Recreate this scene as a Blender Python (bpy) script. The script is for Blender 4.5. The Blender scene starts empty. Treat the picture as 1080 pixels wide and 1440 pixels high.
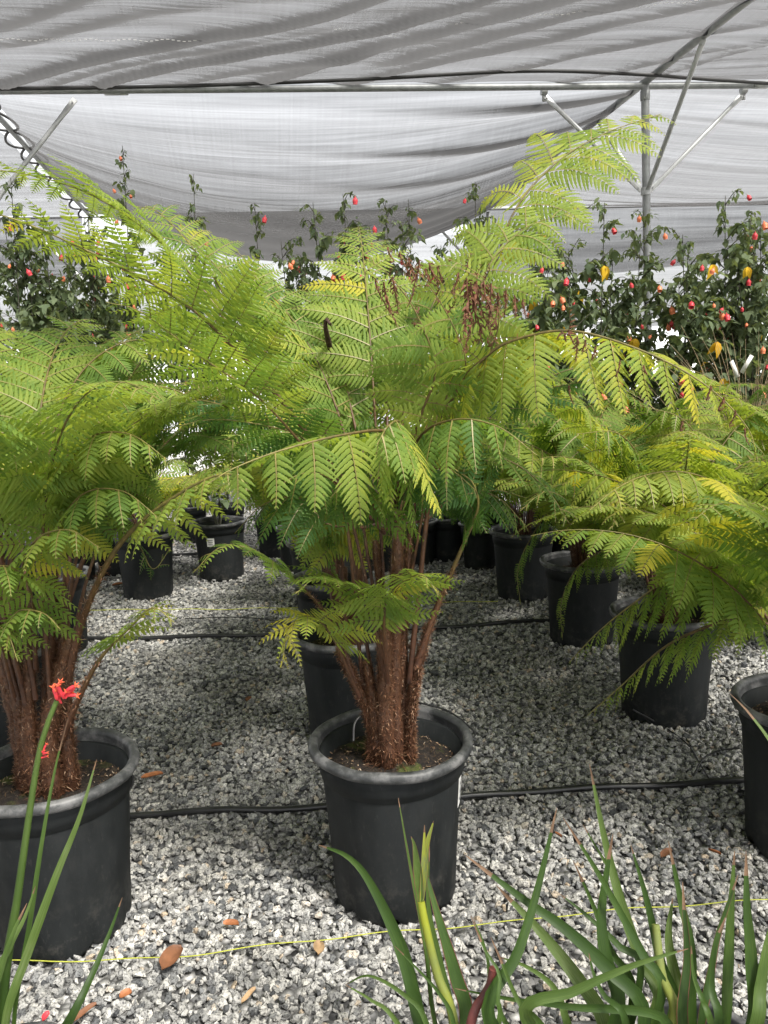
import bpy, bmesh, math, random
import numpy as np
from mathutils import Vector, Matrix
R = math.radians
random.seed(7); rng = np.random.default_rng(11)
scene = bpy.context.scene
COL = scene.collection

# ---------------------------------------------------------------- camera, sky, sun, exposure
F_PX = 1083.0
CAM_H = 1.30
cam_d = bpy.data.cameras.new('camera'); cam = bpy.data.objects.new('camera', cam_d); COL.objects.link(cam)
cam_d.sensor_fit = 'VERTICAL'; cam_d.sensor_height = 24.0; cam_d.lens = 24.0 * F_PX / 1440.0
cam_d.clip_start = 0.05; cam_d.clip_end = 2000
M3 = Matrix.Rotation(R(90 - 9.0), 3, 'X') @ Matrix.Rotation(R(-2.0), 3, 'Z')
cam.matrix_world = Matrix.Translation((0, 0, CAM_H)) @ M3.to_4x4()
scene.camera = cam
MN = np.array(M3)

SUN_DIR = Vector((0.50, -0.62, 1.12)).normalized()      # towards the sun
sun_d = bpy.data.lights.new('sun', 'SUN'); sun = bpy.data.objects.new('sun', sun_d); COL.objects.link(sun)
sun_d.energy = 4.3; sun_d.angle = R(12.0); sun_d.color = (1.0, 0.955, 0.88)
sun.rotation_euler = SUN_DIR.to_track_quat('Z', 'Y').to_euler()
world = bpy.data.worlds.new('World'); scene.world = world; world.use_nodes = True
wn = world.node_tree.nodes; wl = world.node_tree.links
bg = wn['Background']; bg.inputs['Strength'].default_value = 0.072
sky = wn.new('ShaderNodeTexSky'); sky.sky_type = 'NISHITA'; sky.sun_disc = False
sky.sun_elevation = math.asin(SUN_DIR.z); sky.sun_rotation = math.atan2(SUN_DIR.x, SUN_DIR.y)
sky.air_density = 1.0; sky.dust_density = 6.0; sky.ozone_density = 1.0
hs = wn.new('ShaderNodeHueSaturation'); hs.inputs['Saturation'].default_value = 0.10   # thin cloud veils the blue
wl.new(sky.outputs[0], hs.inputs['Color']); wl.new(hs.outputs[0], bg.inputs['Color'])
scene.view_settings.view_transform = 'Standard'; scene.view_settings.look = 'None'
scene.view_settings.gamma = 1.0; scene.view_settings.use_curve_mapping = False
scene.view_settings.exposure = 2.7
scene.render.engine = 'CYCLES'
scene.cycles.max_bounces = 10; scene.cycles.transparent_max_bounces = 12
scene.cycles.transmission_bounces = 6; scene.cycles.diffuse_bounces = 4

# ---------------------------------------------------------------- helpers
def ray(px, py):
    return MN @ np.array([(px - 540) / F_PX, -(py - 720) / F_PX, -1.0])
def at(px, py, Y):
    d = ray(px, py); d = d * (Y / d[1]); return np.array([d[0], d[1], d[2] + CAM_H])
def ground(px, py, z=0.0):
    d = ray(px, py); d = d * ((z - CAM_H) / d[2]); return np.array([d[0], d[1], z])
def level(px, py, z):
    d = ray(px, py); d = d * ((z - CAM_H) / d[2]); return np.array([d[0], d[1], z])
def nrm(v):
    v = np.asarray(v, float); return v / (np.linalg.norm(v, axis=-1, keepdims=True) + 1e-12)

class MB:
    """collects verts / faces / per-vertex floats and links them as ONE mesh object"""
    def __init__(s): s.v = []; s.f = {}; s.n = 0; s.a = {}; s.order = []
    def add(s, verts, faces, mat=0, **attr):
        verts = np.asarray(verts, float).reshape(-1, 3)
        faces = np.asarray(faces, np.int64)
        if len(faces):
            s.order.append((faces + s.n, mat))
        s.v.append(verts)
        for k, val in attr.items():
            s.a.setdefault(k, []).append((s.n, np.broadcast_to(np.asarray(val, float), (len(verts),))))
        s.n += len(verts)
        return s
    def mesh(s, name, mats, smooth=True):
        me = bpy.data.meshes.new(name)
        V = np.concatenate(s.v) if s.v else np.zeros((0, 3))
        loops = np.concatenate([f.ravel() for f, m in s.order])
        tot = np.concatenate([np.full(len(f), f.shape[1]) for f, m in s.order])
        mi = np.concatenate([np.full(len(f), m) for f, m in s.order])
        me.vertices.add(len(V)); me.vertices.foreach_set('co', V.astype(np.float32).ravel())
        me.loops.add(len(loops)); me.loops.foreach_set('vertex_index', loops.astype(np.int32))
        me.polygons.add(len(tot))
        st = np.concatenate([[0], np.cumsum(tot)[:-1]])
        me.polygons.foreach_set('loop_start', st.astype(np.int32))
        me.polygons.foreach_set('material_index', mi.astype(np.int32))
        me.polygons.foreach_set('use_smooth', np.full(len(tot), smooth))
        me.update(calc_edges=True); me.validate()
        for k, lst in s.a.items():
            arr = np.zeros(len(V), np.float32)
            for off, val in lst: arr[off:off + len(val)] = val
            at_ = me.attributes.new(k, 'FLOAT', 'POINT'); at_.data.foreach_set('value', arr)
        for m in (mats if isinstance(mats, (list, tuple)) else [mats]): me.materials.append(m)
        return me
    def build(s, name, mats, parent=None, smooth=True):
        me = s.mesh(name, mats, smooth)
        o = bpy.data.objects.new(name, me); COL.objects.link(o)
        if parent is not None: put_under(o, parent)
        return o

def put_under(o, parent):
    """meshes are in world coordinates: keep them there under a moved parent"""
    o.parent = parent
    if parent.parent is None: o.matrix_parent_inverse = Matrix.Translation(-parent.location)

def tag(o, label=None, cat=None, group=None, kind=None):
    if label: o['label'] = label
    if cat: o['category'] = cat
    if group: o['group'] = group
    if kind: o['kind'] = kind
    return o
def empty(name, loc, label, cat, group=None):
    o = bpy.data.objects.new(name, None); COL.objects.link(o); o.location = tuple(loc)
    o.empty_display_size = 0.1
    return tag(o, label, cat, group)

def smooth_curve(pts, n):
    """Catmull-Rom through points, resampled evenly"""
    P = np.asarray(pts, float)
    if len(P) == 2: P = np.array([P[0], (P[0] + P[1]) / 2, P[1]])
    Q = np.concatenate([[2 * P[0] - P[1]], P, [2 * P[-1] - P[-2]]])
    out = []
    for i in range(len(P) - 1):
        p0, p1, p2, p3 = Q[i:i + 4]
        t = np.linspace(0, 1, 14, endpoint=False)[:, None]
        out.append(.5 * ((2 * p1) + (-p0 + p2) * t + (2 * p0 - 5 * p1 + 4 * p2 - p3) * t ** 2 + (-p0 + 3 * p1 - 3 * p2 + p3) * t ** 3))
    C = np.concatenate(out + [P[-1:]])
    d = np.concatenate([[0], np.cumsum(np.linalg.norm(np.diff(C, axis=0), axis=1))])
    s = np.linspace(0, d[-1], n)
    return np.stack([np.interp(s, d, C[:, k]) for k in range(3)], 1), d[-1]

def tube(mb, C, rad, sides=8, mat=0, cap=True, **attr):
    C = np.asarray(C, float); n = len(C)
    rad = np.broadcast_to(np.asarray(rad, float), (n,))
    T = nrm(np.gradient(C, axis=0))
    ref = np.array([0, 0, 1.]) if abs(T[0][2]) < .9 else np.array([1., 0, 0])
    N = np.zeros_like(C); v = ref
    for i in range(n):
        v = v - (v @ T[i]) * T[i]; v = v / (np.linalg.norm(v) + 1e-9); N[i] = v
    B = np.cross(T, N)
    a = np.arange(sides) * 2 * math.pi / sides
    V = C[:, None] + rad[:, None, None] * (N[:, None] * np.cos(a)[None, :, None] + B[:, None] * np.sin(a)[None, :, None])
    idx = np.arange(n * sides).reshape(n, sides)
    q = np.stack([idx[:-1], np.roll(idx[:-1], -1, 1), np.roll(idx[1:], -1, 1), idx[1:]], -1).reshape(-1, 4)
    at_ = {k: (np.repeat(val, sides) if np.ndim(val) else val) for k, val in attr.items()}
    mb.add(V.reshape(-1, 3), q, mat, **at_)
    if cap:
        for e, ring in ((0, idx[0][::-1]), (n - 1, idx[-1])):
            at2 = {k: (val[e] if np.ndim(val) else val) for k, val in attr.items()}
            c = V.reshape(-1, 3)[ring]
            vv = np.concatenate([c, C[e:e + 1]])
            mb.add(vv, [[i, (i + 1) % sides, sides] for i in range(sides)], mat, **at2)

def lathe(mb, prof, cx=0, cy=0, seg=56, mat=0):
    prof = np.asarray(prof, float); n = len(prof)
    a = np.arange(seg) * 2 * math.pi / seg
    V = np.stack([cx + prof[:, :1] * np.cos(a), cy + prof[:, :1] * np.sin(a), np.repeat(prof[:, 1:2], seg, 1)], -1)
    idx = np.arange(n * seg).reshape(n, seg)
    q = np.stack([idx[:-1], np.roll(idx[:-1], -1, 1), np.roll(idx[1:], -1, 1), idx[1:]], -1).reshape(-1, 4)
    mb.add(V.reshape(-1, 3), q, mat)

# ---------------------------------------------------------------- materials
def mat(name):
    m = bpy.data.materials.new(name); m.use_nodes = True
    nt = m.node_tree; p = nt.nodes['Principled BSDF']
    return m, nt.nodes, nt.links, p
def ramp(n, stops, interp='LINEAR'):
    r = n.new('ShaderNodeValToRGB'); e = r.color_ramp.elements; r.color_ramp.interpolation = interp
    while len(e) > 1: e.remove(e[0])
    e[0].position = stops[0][0]; e[0].color = (*stops[0][1], 1)
    for p, c in stops[1:]:
        x = e.new(p); x.color = (*c, 1)
    return r
def noise_node(n, l, scale, detail=3, rough=.6, coord='Object', vec=None):
    tc = n.new('ShaderNodeTexCoord'); t = n.new('ShaderNodeTexNoise')
    t.inputs['Scale'].default_value = scale; t.inputs['Detail'].default_value = detail; t.inputs['Roughness'].default_value = rough
    l.new(vec if vec is not None else tc.outputs[coord], t.inputs['Vector'])
    return t
def mixc(n, l, fac, a, b, mode='MIX'):
    m = n.new('ShaderNodeMix'); m.data_type = 'RGBA'; m.blend_type = mode
    for sock, val in ((m.inputs[0], fac), (m.inputs[6], a), (m.inputs[7], b)):
        if hasattr(val, 'is_output') or hasattr(val, 'links'): l.new(val, sock)
        elif isinstance(val, (int, float)): sock.default_value = val
        else: sock.default_value = (*val, 1)
    return m.outputs[2]
def attr(n, name):
    a = n.new('ShaderNodeAttribute'); a.attribute_name = name; return a

def simple(name, col, rough=.6, var=.25, scale=30, metal=0, bump=0, spec=.5):
    m, n, l, p = mat(name)
    t = noise_node(n, l, scale)
    dark = tuple(c * (1 - var) for c in col); lite = tuple(min(1, c * (1 + var)) for c in col)
    r = ramp(n, [(.3, dark), (.7, lite)]); l.new(t.outputs[0], r.inputs[0]); l.new(r.outputs[0], p.inputs['Base Color'])
    p.inputs['Roughness'].default_value = rough; p.inputs['Metallic'].default_value = metal
    p.inputs['Specular IOR Level'].default_value = spec
    if bump:
        b = n.new('ShaderNodeBump'); b.inputs['Strength'].default_value = bump; b.inputs['Distance'].default_value = .01
        l.new(t.outputs[0], b.inputs['Height']); l.new(b.outputs[0], p.inputs['Normal'])
    return m

def leaf_mat(name, stops, trans=.35, rough=.5, spec=.35, nscale=25, attr_name='tone', boost=1.5, veins=False):
    m, n, l, p = mat(name)
    a = attr(n, attr_name)
    t = noise_node(n, l, nscale, 2)
    add = n.new('ShaderNodeMath'); add.operation = 'MULTIPLY_ADD'
    l.new(t.outputs[0], add.inputs[0]); add.inputs[1].default_value = .30
    sub = n.new('ShaderNodeMath'); sub.operation = 'SUBTRACT'; l.new(a.outputs['Fac'], sub.inputs[0]); sub.inputs[1].default_value = .15
    l.new(sub.outputs[0], add.inputs[2])
    r = ramp(n, stops)
    if veins:      # parallel veins along the strap
        va = attr(n, 'cr'); vs = attr(n, 'al'); cm = n.new('ShaderNodeCombineXYZ'); l.new(va.outputs['Fac'], cm.inputs[0]); l.new(vs.outputs['Fac'], cm.inputs[1])
        vm = n.new('ShaderNodeMapping'); vm.inputs['Scale'].default_value = (7, 1.2, 1); l.new(cm.outputs[0], vm.inputs[0])
        vn = noise_node(n, l, 1.0, 3, .7, vec=vm.outputs[0])
        ad2 = n.new('ShaderNodeMath'); ad2.operation = 'MULTIPLY_ADD'; l.new(vn.outputs[0], ad2.inputs[0]); ad2.inputs[1].default_value = .75; ad2.inputs[2].default_value = -.37
        ad3 = n.new('ShaderNodeMath'); l.new(add.outputs[0], ad3.inputs[0]); l.new(ad2.outputs[0], ad3.inputs[1]); add = ad3
    l.new(add.outputs[0], r.inputs[0]); l.new(r.outputs[0], p.inputs['Base Color'])
    p.inputs['Roughness'].default_value = rough; p.inputs['Specular IOR Level'].default_value = spec
    tr = n.new('ShaderNodeBsdfTranslucent')
    g = n.new('ShaderNodeMix'); g.data_type = 'RGBA'; g.blend_type = 'MULTIPLY'; g.inputs[0].default_value = 1
    l.new(r.outputs[0], g.inputs[6]); g.inputs[7].default_value = (1.25 * boost, 1.2 * boost, .55 * boost, 1); g.clamp_result = True
    l.new(g.outputs[2], tr.inputs['Color'])
    mx = n.new('ShaderNodeMixShader'); mx.inputs[0].default_value = trans
    l.new(p.outputs[0], mx.inputs[1]); l.new(tr.outputs[0], mx.inputs[2])
    l.new(mx.outputs[0], n['Material Output'].inputs['Surface'])
    return m

FERN_STOPS = [(0, (.030, .075, .026)), (.3, (.066, .140, .036)), (.55, (.150, .235, .048)), (.8, (.260, .325, .066)), (1, (.46, .43, .06))]
M_FERN = leaf_mat('fern_leaf', FERN_STOPS, .42, .58, .18, boost=1.55)
M_RIB = simple('fern_rib', (.20, .17, .05), .5, .25, 20)
M_DEAD = simple('fern_withered', (.13, .052, .024), .8, .5, 60)

M_CROZ = simple('dark_crozier', (.050, .024, .016), .8, .4, 60)
def stalk_mat():
    m, n, l, p = mat('fern_stalk')
    a = attr(n, 't'); t = noise_node(n, l, 60, 3)
    r = ramp(n, [(0, (.060, .026, .014)), (.3, (.095, .045, .020)), (.55, (.10, .075, .022)), (1, (.20, .19, .05))])
    l.new(a.outputs['Fac'], r.inputs[0])
    r2 = ramp(n, [(.3, (.6, .6, .6)), (.75, (1.5, 1.4, 1.3))]); l.new(t.outputs[0], r2.inputs[0])
    l.new(mixc(n, l, 1.0, r.outputs[0], r2.outputs[0], 'MULTIPLY'), p.inputs['Base Color'])
    p.inputs['Roughness'].default_value = .55
    return m
M_STALK = stalk_mat()
def hair_mat():
    m, n, l, p = mat('fern_hair')
    a = attr(n, 'tone')
    r = ramp(n, [(0, (.060, .026, .014)), (.5, (.155, .066, .034)), (.85, (.25, .125, .065)), (1, (.46, .32, .21))])
    l.new(a.outputs['Fac'], r.inputs[0]); l.new(r.outputs[0], p.inputs['Base Color']); p.inputs['Roughness'].default_value = .6
    return m
M_HAIR = hair_mat()

def pot_mat():
    m, n, l, p = mat('black_pot_plastic')
    tc = n.new('ShaderNodeTexCoord'); mp = n.new('ShaderNodeMapping'); l.new(tc.outputs['Object'], mp.inputs[0])
    mp.inputs['Scale'].default_value = (1, 1, .35)
    t1 = noise_node(n, l, 7, 5, .65, vec=mp.outputs[0]); t2 = noise_node(n, l, 90, 3, .7, vec=mp.outputs[0])
    r1 = ramp(n, [(.40, (.006, .0078, .0085)), (.62, (.018, .0205, .0215))]); l.new(t1.outputs[0], r1.inputs[0])
    r2 = ramp(n, [(.60, (0, 0, 0)), (.80, (.40, .40, .40))]); l.new(t2.outputs[0], r2.inputs[0])
    c = mixc(n, l, r2.outputs[0], r1.outputs[0], (.075, .073, .068))
    # dried dust and splash low on the wall
    t3 = noise_node(n, l, 22, 6, .75); ge = n.new('ShaderNodeSeparateXYZ'); l.new(tc.outputs['Object'], ge.inputs[0])
    mr = n.new('ShaderNodeMapRange'); l.new(ge.outputs[2], mr.inputs[0]); mr.inputs[1].default_value = .0; mr.inputs[2].default_value = .16; mr.inputs[3].default_value = .55; mr.inputs[4].default_value = .05
    mu = n.new('ShaderNodeMath'); mu.operation = 'MULTIPLY'
    r3 = ramp(n, [(.5, (0, 0, 0)), (.72, (1, 1, 1))]); l.new(t3.outputs[0], r3.inputs[0])
    l.new(r3.outputs[0], mu.inputs[0]); l.new(mr.outputs[0], mu.inputs[1])
    c2 = mixc(n, l, mu.outputs[0], c, (.13, .12, .105))
    l.new(c2, p.inputs['Base Color'])
    rr = n.new('ShaderNodeMapRange'); l.new(t1.outputs[0], rr.inputs[0]); rr.inputs[3].default_value = .55; rr.inputs[4].default_value = .75
    l.new(rr.outputs[0], p.inputs['Roughness']); p.inputs['Specular IOR Level'].default_value = .28
    b = n.new('ShaderNodeBump'); b.inputs['Strength'].default_value = .08; b.inputs['Distance'].default_value = .004
    l.new(t2.outputs[0], b.inputs['Height']); l.new(b.outputs[0], p.inputs['Normal'])
    return m
M_POT = pot_mat()
def rim_mat():
    m, n, l, p = mat('worn_pot_rim')
    t1 = noise_node(n, l, 14, 6, .7)
    r1 = ramp(n, [(.38, (.020, .022, .023)), (.50, (.055, .057, .058)), (.62, (.15, .15, .15))]); l.new(t1.outputs[0], r1.inputs[0])
    l.new(r1.outputs[0], p.inputs['Base Color']); p.inputs['Roughness'].default_value = .5
    return m
M_RIM = rim_mat()
def soil_mat():
    m, n, l, p = mat('potting_soil')
    t1 = noise_node(n, l, 70, 6, .75); t2 = noise_node(n, l, 9, 4, .6)
    r1 = ramp(n, [(.38, (.006, .0045, .0035)), (.52, (.020, .013, .009)), (.66, (.075, .052, .034))]); l.new(t1.outputs[0], r1.inputs[0])
    r2 = ramp(n, [(.53, (0, 0, 0)), (.63, (.8, .8, .8))]); l.new(t2.outputs[0], r2.inputs[0])
    l.new(mixc(n, l, r2.outputs[0], r1.outputs[0], (.085, .105, .018)), p.inputs['Base Color'])
    p.inputs['Roughness'].default_value = .9
    b = n.new('ShaderNodeBump'); b.inputs['Strength'].default_value = .9; b.inputs['Distance'].default_value = .012
    l.new(t1.outputs[0], b.inputs['Height']); l.new(b.outputs[0], p.inputs['Normal'])
    return m
M_SOIL = soil_mat()
def chip_mat():
    m, n, l, p = mat('bark_chips')
    g = n.new('ShaderNodeNewGeometry')
    r = ramp(n, [(0, (.03, .018, .01)), (.5, (.10, .06, .03)), (.85, (.30, .20, .12)), (1, (.6, .5, .38))])
    l.new(g.outputs['Random Per Island'], r.inputs[0]); l.new(r.outputs[0], p.inputs['Base Color']); p.inputs['Roughness'].default_value = .8
    return m
M_CHIP = chip_mat()
def stone_mat():
    m, n, l, p = mat('crushed_granite')
    g = n.new('ShaderNodeNewGeometry')
    r = ramp(n, [(0, (.07, .073, .078)), (.12, (.18, .185, .19)), (.26, (.30, .30, .295)), (.6, (.46, .455, .44)), (.93, (.60, .59, .56)), (.965, (.52, .42, .31)), (1, (.80, .80, .78))])
    l.new(g.outputs['Random Per Island'], r.inputs[0])
    t = noise_node(n, l, 190, 3, .75); r2 = ramp(n, [(.36, (.16, .16, .17)), (.48, (.8, .8, .8)), (.62, (1.12, 1.12, 1.10))]); l.new(t.outputs[0], r2.inputs[0])
    t3 = noise_node(n, l, 2.2, 4, .6); r3 = ramp(n, [(.35, (.72, .71, .68)), (.6, (1.05, 1.05, 1.05))]); l.new(t3.outputs[0], r3.inputs[0])
    c = mixc(n, l, 1.0, r.outputs[0], r2.outputs[0], 'MULTIPLY'); c = mixc(n, l, 1.0, c, r3.outputs[0], 'MULTIPLY')
    l.new(c, p.inputs['Base Color']); p.inputs['Roughness'].default_value = .75; p.inputs['Specular IOR Level'].default_value = .3
    return m
M_STONE = stone_mat()
def ground_mat():
    m, n, l, p = mat('gravel_ground')
    tc = n.new('ShaderNodeTexCoord')
    v = n.new('ShaderNodeTexVoronoi'); v.inputs['Scale'].default_value = 42; l.new(tc.outputs['Object'], v.inputs['Vector'])
    sp = n.new('ShaderNodeSeparateColor'); l.new(v.outputs['Color'], sp.inputs[0])
    r = ramp(n, [(0, (.06, .06, .062)), (.3, (.3, .3, .3)), (.6, (.5, .495, .48)), (1, (.7, .69, .67))]); l.new(sp.outputs[0], r.inputs[0])
    r2 = ramp(n, [(.25, (1, 1, 1)), (.65, (.28, .28, .28))]); l.new(v.outputs['Distance'], r2.inputs[0])
    l.new(mixc(n, l, 1.0, r.outputs[0], r2.outputs[0], 'MULTIPLY'), p.inputs['Base Color']); p.inputs['Roughness'].default_value = .85
    b = n.new('ShaderNodeBump'); b.inputs['Strength'].default_value = 1; b.inputs['Distance'].default_value = .02; b.invert = True
    l.new(v.outputs['Distance'], b.inputs['Height']); l.new(b.outputs[0], p.inputs['Normal'])
    return m
M_GROUND = ground_mat()
M_STEEL = simple('galvanised_pipe', (.23, .24, .24), .5, .2, 18, metal=.5)
M_BRACE = simple('pale_galvanised_brace', (.36, .37, .37), .45, .15, 25, metal=.5)
M_CABLE = simple('black_cable', (.012, .012, .012), .6)
M_HOSE = simple('black_poly_hose', (.022, .022, .023), .32, .3, 12)
M_STRING = simple('yellow_string', (.40, .42, .05), .6, .2, 40)
M_LABEL = simple('white_sticker', (.72, .72, .70), .5, .08, 40)
M_PRINT = simple('grey_print', (.25, .25, .26), .6, .3, 80)
M_DRYLEAF = simple('dry_brown_leaf', (.20, .085, .040), .65, .35, 30)
M_ORANGELEAF = simple('dry_orange_leaf', (.34, .125, .045), .6, .3, 35)
M_TANLEAF = simple('dry_tan_leaf', (.36, .24, .13), .7, .3, 40)
M_YELLOW = leaf_mat('yellow_maple_leaf', [(0, (.55, .30, .02)), (1, (.85, .58, .03))], .3, boost=.8)
M_RED = simple('crimson_flower', (.60, .045, .06), .45, .3, 60)
M_CORAL = simple('coral_flower', (.80, .22, .10), .45, .3, 60)
M_PAWRED = simple('scarlet_paw_petal', (.66, .045, .06), .5, .35, 80)
M_PAWTIP = simple('orange_paw_tip', (.78, .14, .05), .5, .3, 80)
M_SHRUB = leaf_mat('shrub_leaf', [(0, (.070, .104, .060)), (.4, (.130, .172, .096)), (.75, (.190, .235, .125)), (1, (.24, .27, .11))], .34, .7, .2, boost=1.2)
M_TWIG = simple('shrub_twig', (.05, .05, .032), .7, .4, 30)
M_STRAP = leaf_mat('strap_leaf', veins=True, stops= [(0, (.014, .032, .008)), (.35, (.036, .075, .012)), (.65, (.085, .135, .030)), (.85, (.15, .19, .09)), (1, (.28, .31, .03))], trans=.22, rough=.5, spec=.3, nscale=14)
M_STRAPRED = simple('strap_red_edge', (.13, .035, .03), .5, .4, 30)
M_STRAPTIP = simple('strap_dry_tip', (.13, .075, .040), .7, .4, 30)
M_DRYGRASS = simple('dry_grass', (.42, .32, .19), .7, .3, 20)
M_POLY = None
def cloth_mat(name, base_t, weave_dir):
    m, n, l, p = mat(name)
    n.remove(p)
    a = attr(n, 'dens'); ca = attr(n, 'su'); cb = attr(n, 'sv')
    cmb = n.new('ShaderNodeCombineXYZ'); l.new(ca.outputs['Fac'], cmb.inputs[0]); l.new(cb.outputs['Fac'], cmb.inputs[1])
    def streak(sx, sy, det):
        mp = n.new('ShaderNodeMapping'); mp.inputs['Scale'].default_value = (sx, sy, 1); l.new(cmb.outputs[0], mp.inputs[0])
        return noise_node(n, l, 1.0, det, .65, vec=mp.outputs[0])
    s1 = streak(.35, 9, 4); s2 = streak(.8, 60, 3); s3 = streak(60, 1.2, 2)
    def mth(op, x, y, z=None):
        q = n.new('ShaderNodeMath'); q.operation = op
        for i, val in enumerate((x, y, z)):
            if val is None: continue
            if hasattr(val, 'is_output'): l.new(val, q.inputs[i])
            else: q.inputs[i].default_value = val
        return q.outputs[0]
    d = mth('MULTIPLY_ADD', s1.outputs[0], .90, -.45)
    d = mth('ADD', d, mth('MULTIPLY_ADD', s2.outputs[0], .75, -.375))
    d = mth('ADD', d, mth('MULTIPLY_ADD', s3.outputs[0], .20, -.10))
    d = mth('ADD', d, a.outputs['Fac'])
    # openness falls where creases gather the knit double, and down the sagging far panels
    t = mth('SUBTRACT', base_t, mth('MULTIPLY', d, .58))
    cl = n.new('ShaderNodeClamp'); cl.inputs['Min'].default_value = .012; cl.inputs['Max'].default_value = .8; l.new(t, cl.inputs['Value'])
    tr = n.new('ShaderNodeBsdfTransparent'); tr.inputs[0].default_value = (1, 1, 1, 1)
    df = n.new('ShaderNodeBsdfDiffuse'); df.inputs[0].default_value = (.035, .035, .036, 1)
    tl = n.new('ShaderNodeBsdfTranslucent'); tl.inputs[0].default_value = (.045, .045, .046, 1)
    m1 = n.new('ShaderNodeMixShader'); m1.inputs[0].default_value = .5; l.new(df.outputs[0], m1.inputs[1]); l.new(tl.outputs[0], m1.inputs[2])
    m2 = n.new('ShaderNodeMixShader'); l.new(cl.outputs[0], m2.inputs[0]); l.new(m1.outputs[0], m2.inputs[1]); l.new(tr.outputs[0], m2.inputs[2])
    l.new(m2.outputs[0], n['Material Output'].inputs['Surface'])
    return m
M_CLOTH = cloth_mat('shade_cloth_knit', .185, 0)
M_CLOTH_FAR = cloth_mat('shade_cloth_knit_far', .42, 0)

# ---------------------------------------------------------------- ground and gravel
mb = MB()
g = [-400, -60, -15, 15, 60, 400]
gx, gy = np.meshgrid(g, [-60, -10, 14, 60, 400, 900]); idx = np.arange(36).reshape(6, 6)
mb.add(np.stack([gx, gy, gx * 0], -1).reshape(-1, 3), np.stack([idx[:-1, :-1], idx[:-1, 1:], idx[1:, 1:], idx[1:, :-1]], -1).reshape(-1, 4))
tag(mb.build('gravel_ground', M_GROUND), kind='structure')

def stone_protos(k, npts):
    out = []
    for _ in range(k):
        bm = bmesh.new()
        sc = np.array([1, random.uniform(.62, .95), random.uniform(.45, .75)])
        P = nrm(rng.normal(size=(npts, 3))) * rng.uniform(.8, 1.0, (npts, 1)) * sc
        for q in P: bm.verts.new(q)
        r_ = bmesh.ops.convex_hull(bm, input=bm.verts)
        bmesh.ops.delete(bm, geom=[e for e in r_['geom_interior'] if isinstance(e, bmesh.types.BMVert)], context='VERTS')
        bmesh.ops.triangulate(bm, faces=bm.faces[:]); bm.verts.index_update()
        V = np.array([v.co[:] for v in bm.verts]); Fc = np.array([[v.index for v in f.verts] for f in bm.faces])
        bm.free(); out.append((V, Fc))
    return out
def scatter_stones(mb, protos, X, Y, Z, S):
    n = len(X); pick = rng.integers(0, len(protos), n)
    for k, (V, Fc) in enumerate(protos):
        i = np.where(pick == k)[0]; m_ = len(i)
        q = nrm(rng.normal(size=(m_, 4)) * np.array([1, .35, .35, 1.]))
        w, x, y, z = q.T
        Rm = np.stack([1 - 2 * (y * y + z * z), 2 * (x * y - z * w), 2 * (x * z + y * w), 2 * (x * y + z * w), 1 - 2 * (x * x + z * z), 2 * (y * z - x * w), 2 * (x * z - y * w), 2 * (y * z + x * w), 1 - 2 * (x * x + y * y)], -1).reshape(-1, 3, 3)
        W = np.einsum('nij,vj->nvi', Rm, V) * S[i][:, None, None] + np.stack([X[i], Y[i], Z[i]], -1)[:, None]
        Fa = (Fc[None] + (np.arange(m_) * len(V))[:, None, None]).reshape(-1, 3)
        mb.add(W.reshape(-1, 3), Fa)
mb = MB()
def region(y0, y1, dens, s0, s1, protos):
    A = 2.4 * y1; n = int(dens * A * (y1 - y0) / 1.0)
    X = rng.uniform(-A / 2, A / 2, n); Y = rng.uniform(y0, y1, n)
    keep = np.abs(X) < .62 * Y + .45; X = X[keep]; Y = Y[keep]
    S = rng.uniform(s0, s1, len(X)) * rng.choice([1, 1, 1, 1.35], len(X))
    scatter_stones(mb, protos, X, Y, rng.uniform(.002, .014, len(X)), S)
region(.75, 3.3, 5200, .0085, .0155, stone_protos(26, 15))
region(3.3, 5.2, 2600, .011, .018, stone_protos(12, 11))
region(5.2, 9.0, 900, .014, .022, stone_protos(8, 9))
tag(mb.build('gravel', M_STONE, smooth=False), kind='stuff')

# ---------------------------------------------------------------- shade house: pipes, cloth
ZP = 3.5
P0 = level(907, 121, ZP)                    # post head
PA = level(0, 128, ZP); PB = level(1060, 0, ZP)
UD = nrm(P0 - PA); VD = nrm(P0 - PB)        # along the crossbar to the right; along the rafter away from us
BAY_U = np.linalg.norm(P0 - level(-40, 128, ZP)); BAY_V = 4.0
def uv(u, v, z): return P0 * [1, 1, 0] + u * UD + v * VD + np.array([0, 0, z])
def frame_post(pb, px_foot=None):
    pass
fr = empty('pipe_frame', (P0[0], P0[1], 0), 'galvanised pipe frame of post, crossbar, rafters and slanting braces under the grey cloth', 'frame')
def pipe_part(name, a, b, r, m, seg=14):
    q = MB(); C = np.stack([np.linspace(a[k], b[k], 12) for k in range(3)], 1); tube(q, C, r, seg); return q
c_ = pipe_part('crossbar', uv(-11, 0, ZP), uv(9, 0, ZP), .024, M_STEEL)
c_.build('crossbar', M_STEEL, fr)
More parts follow.
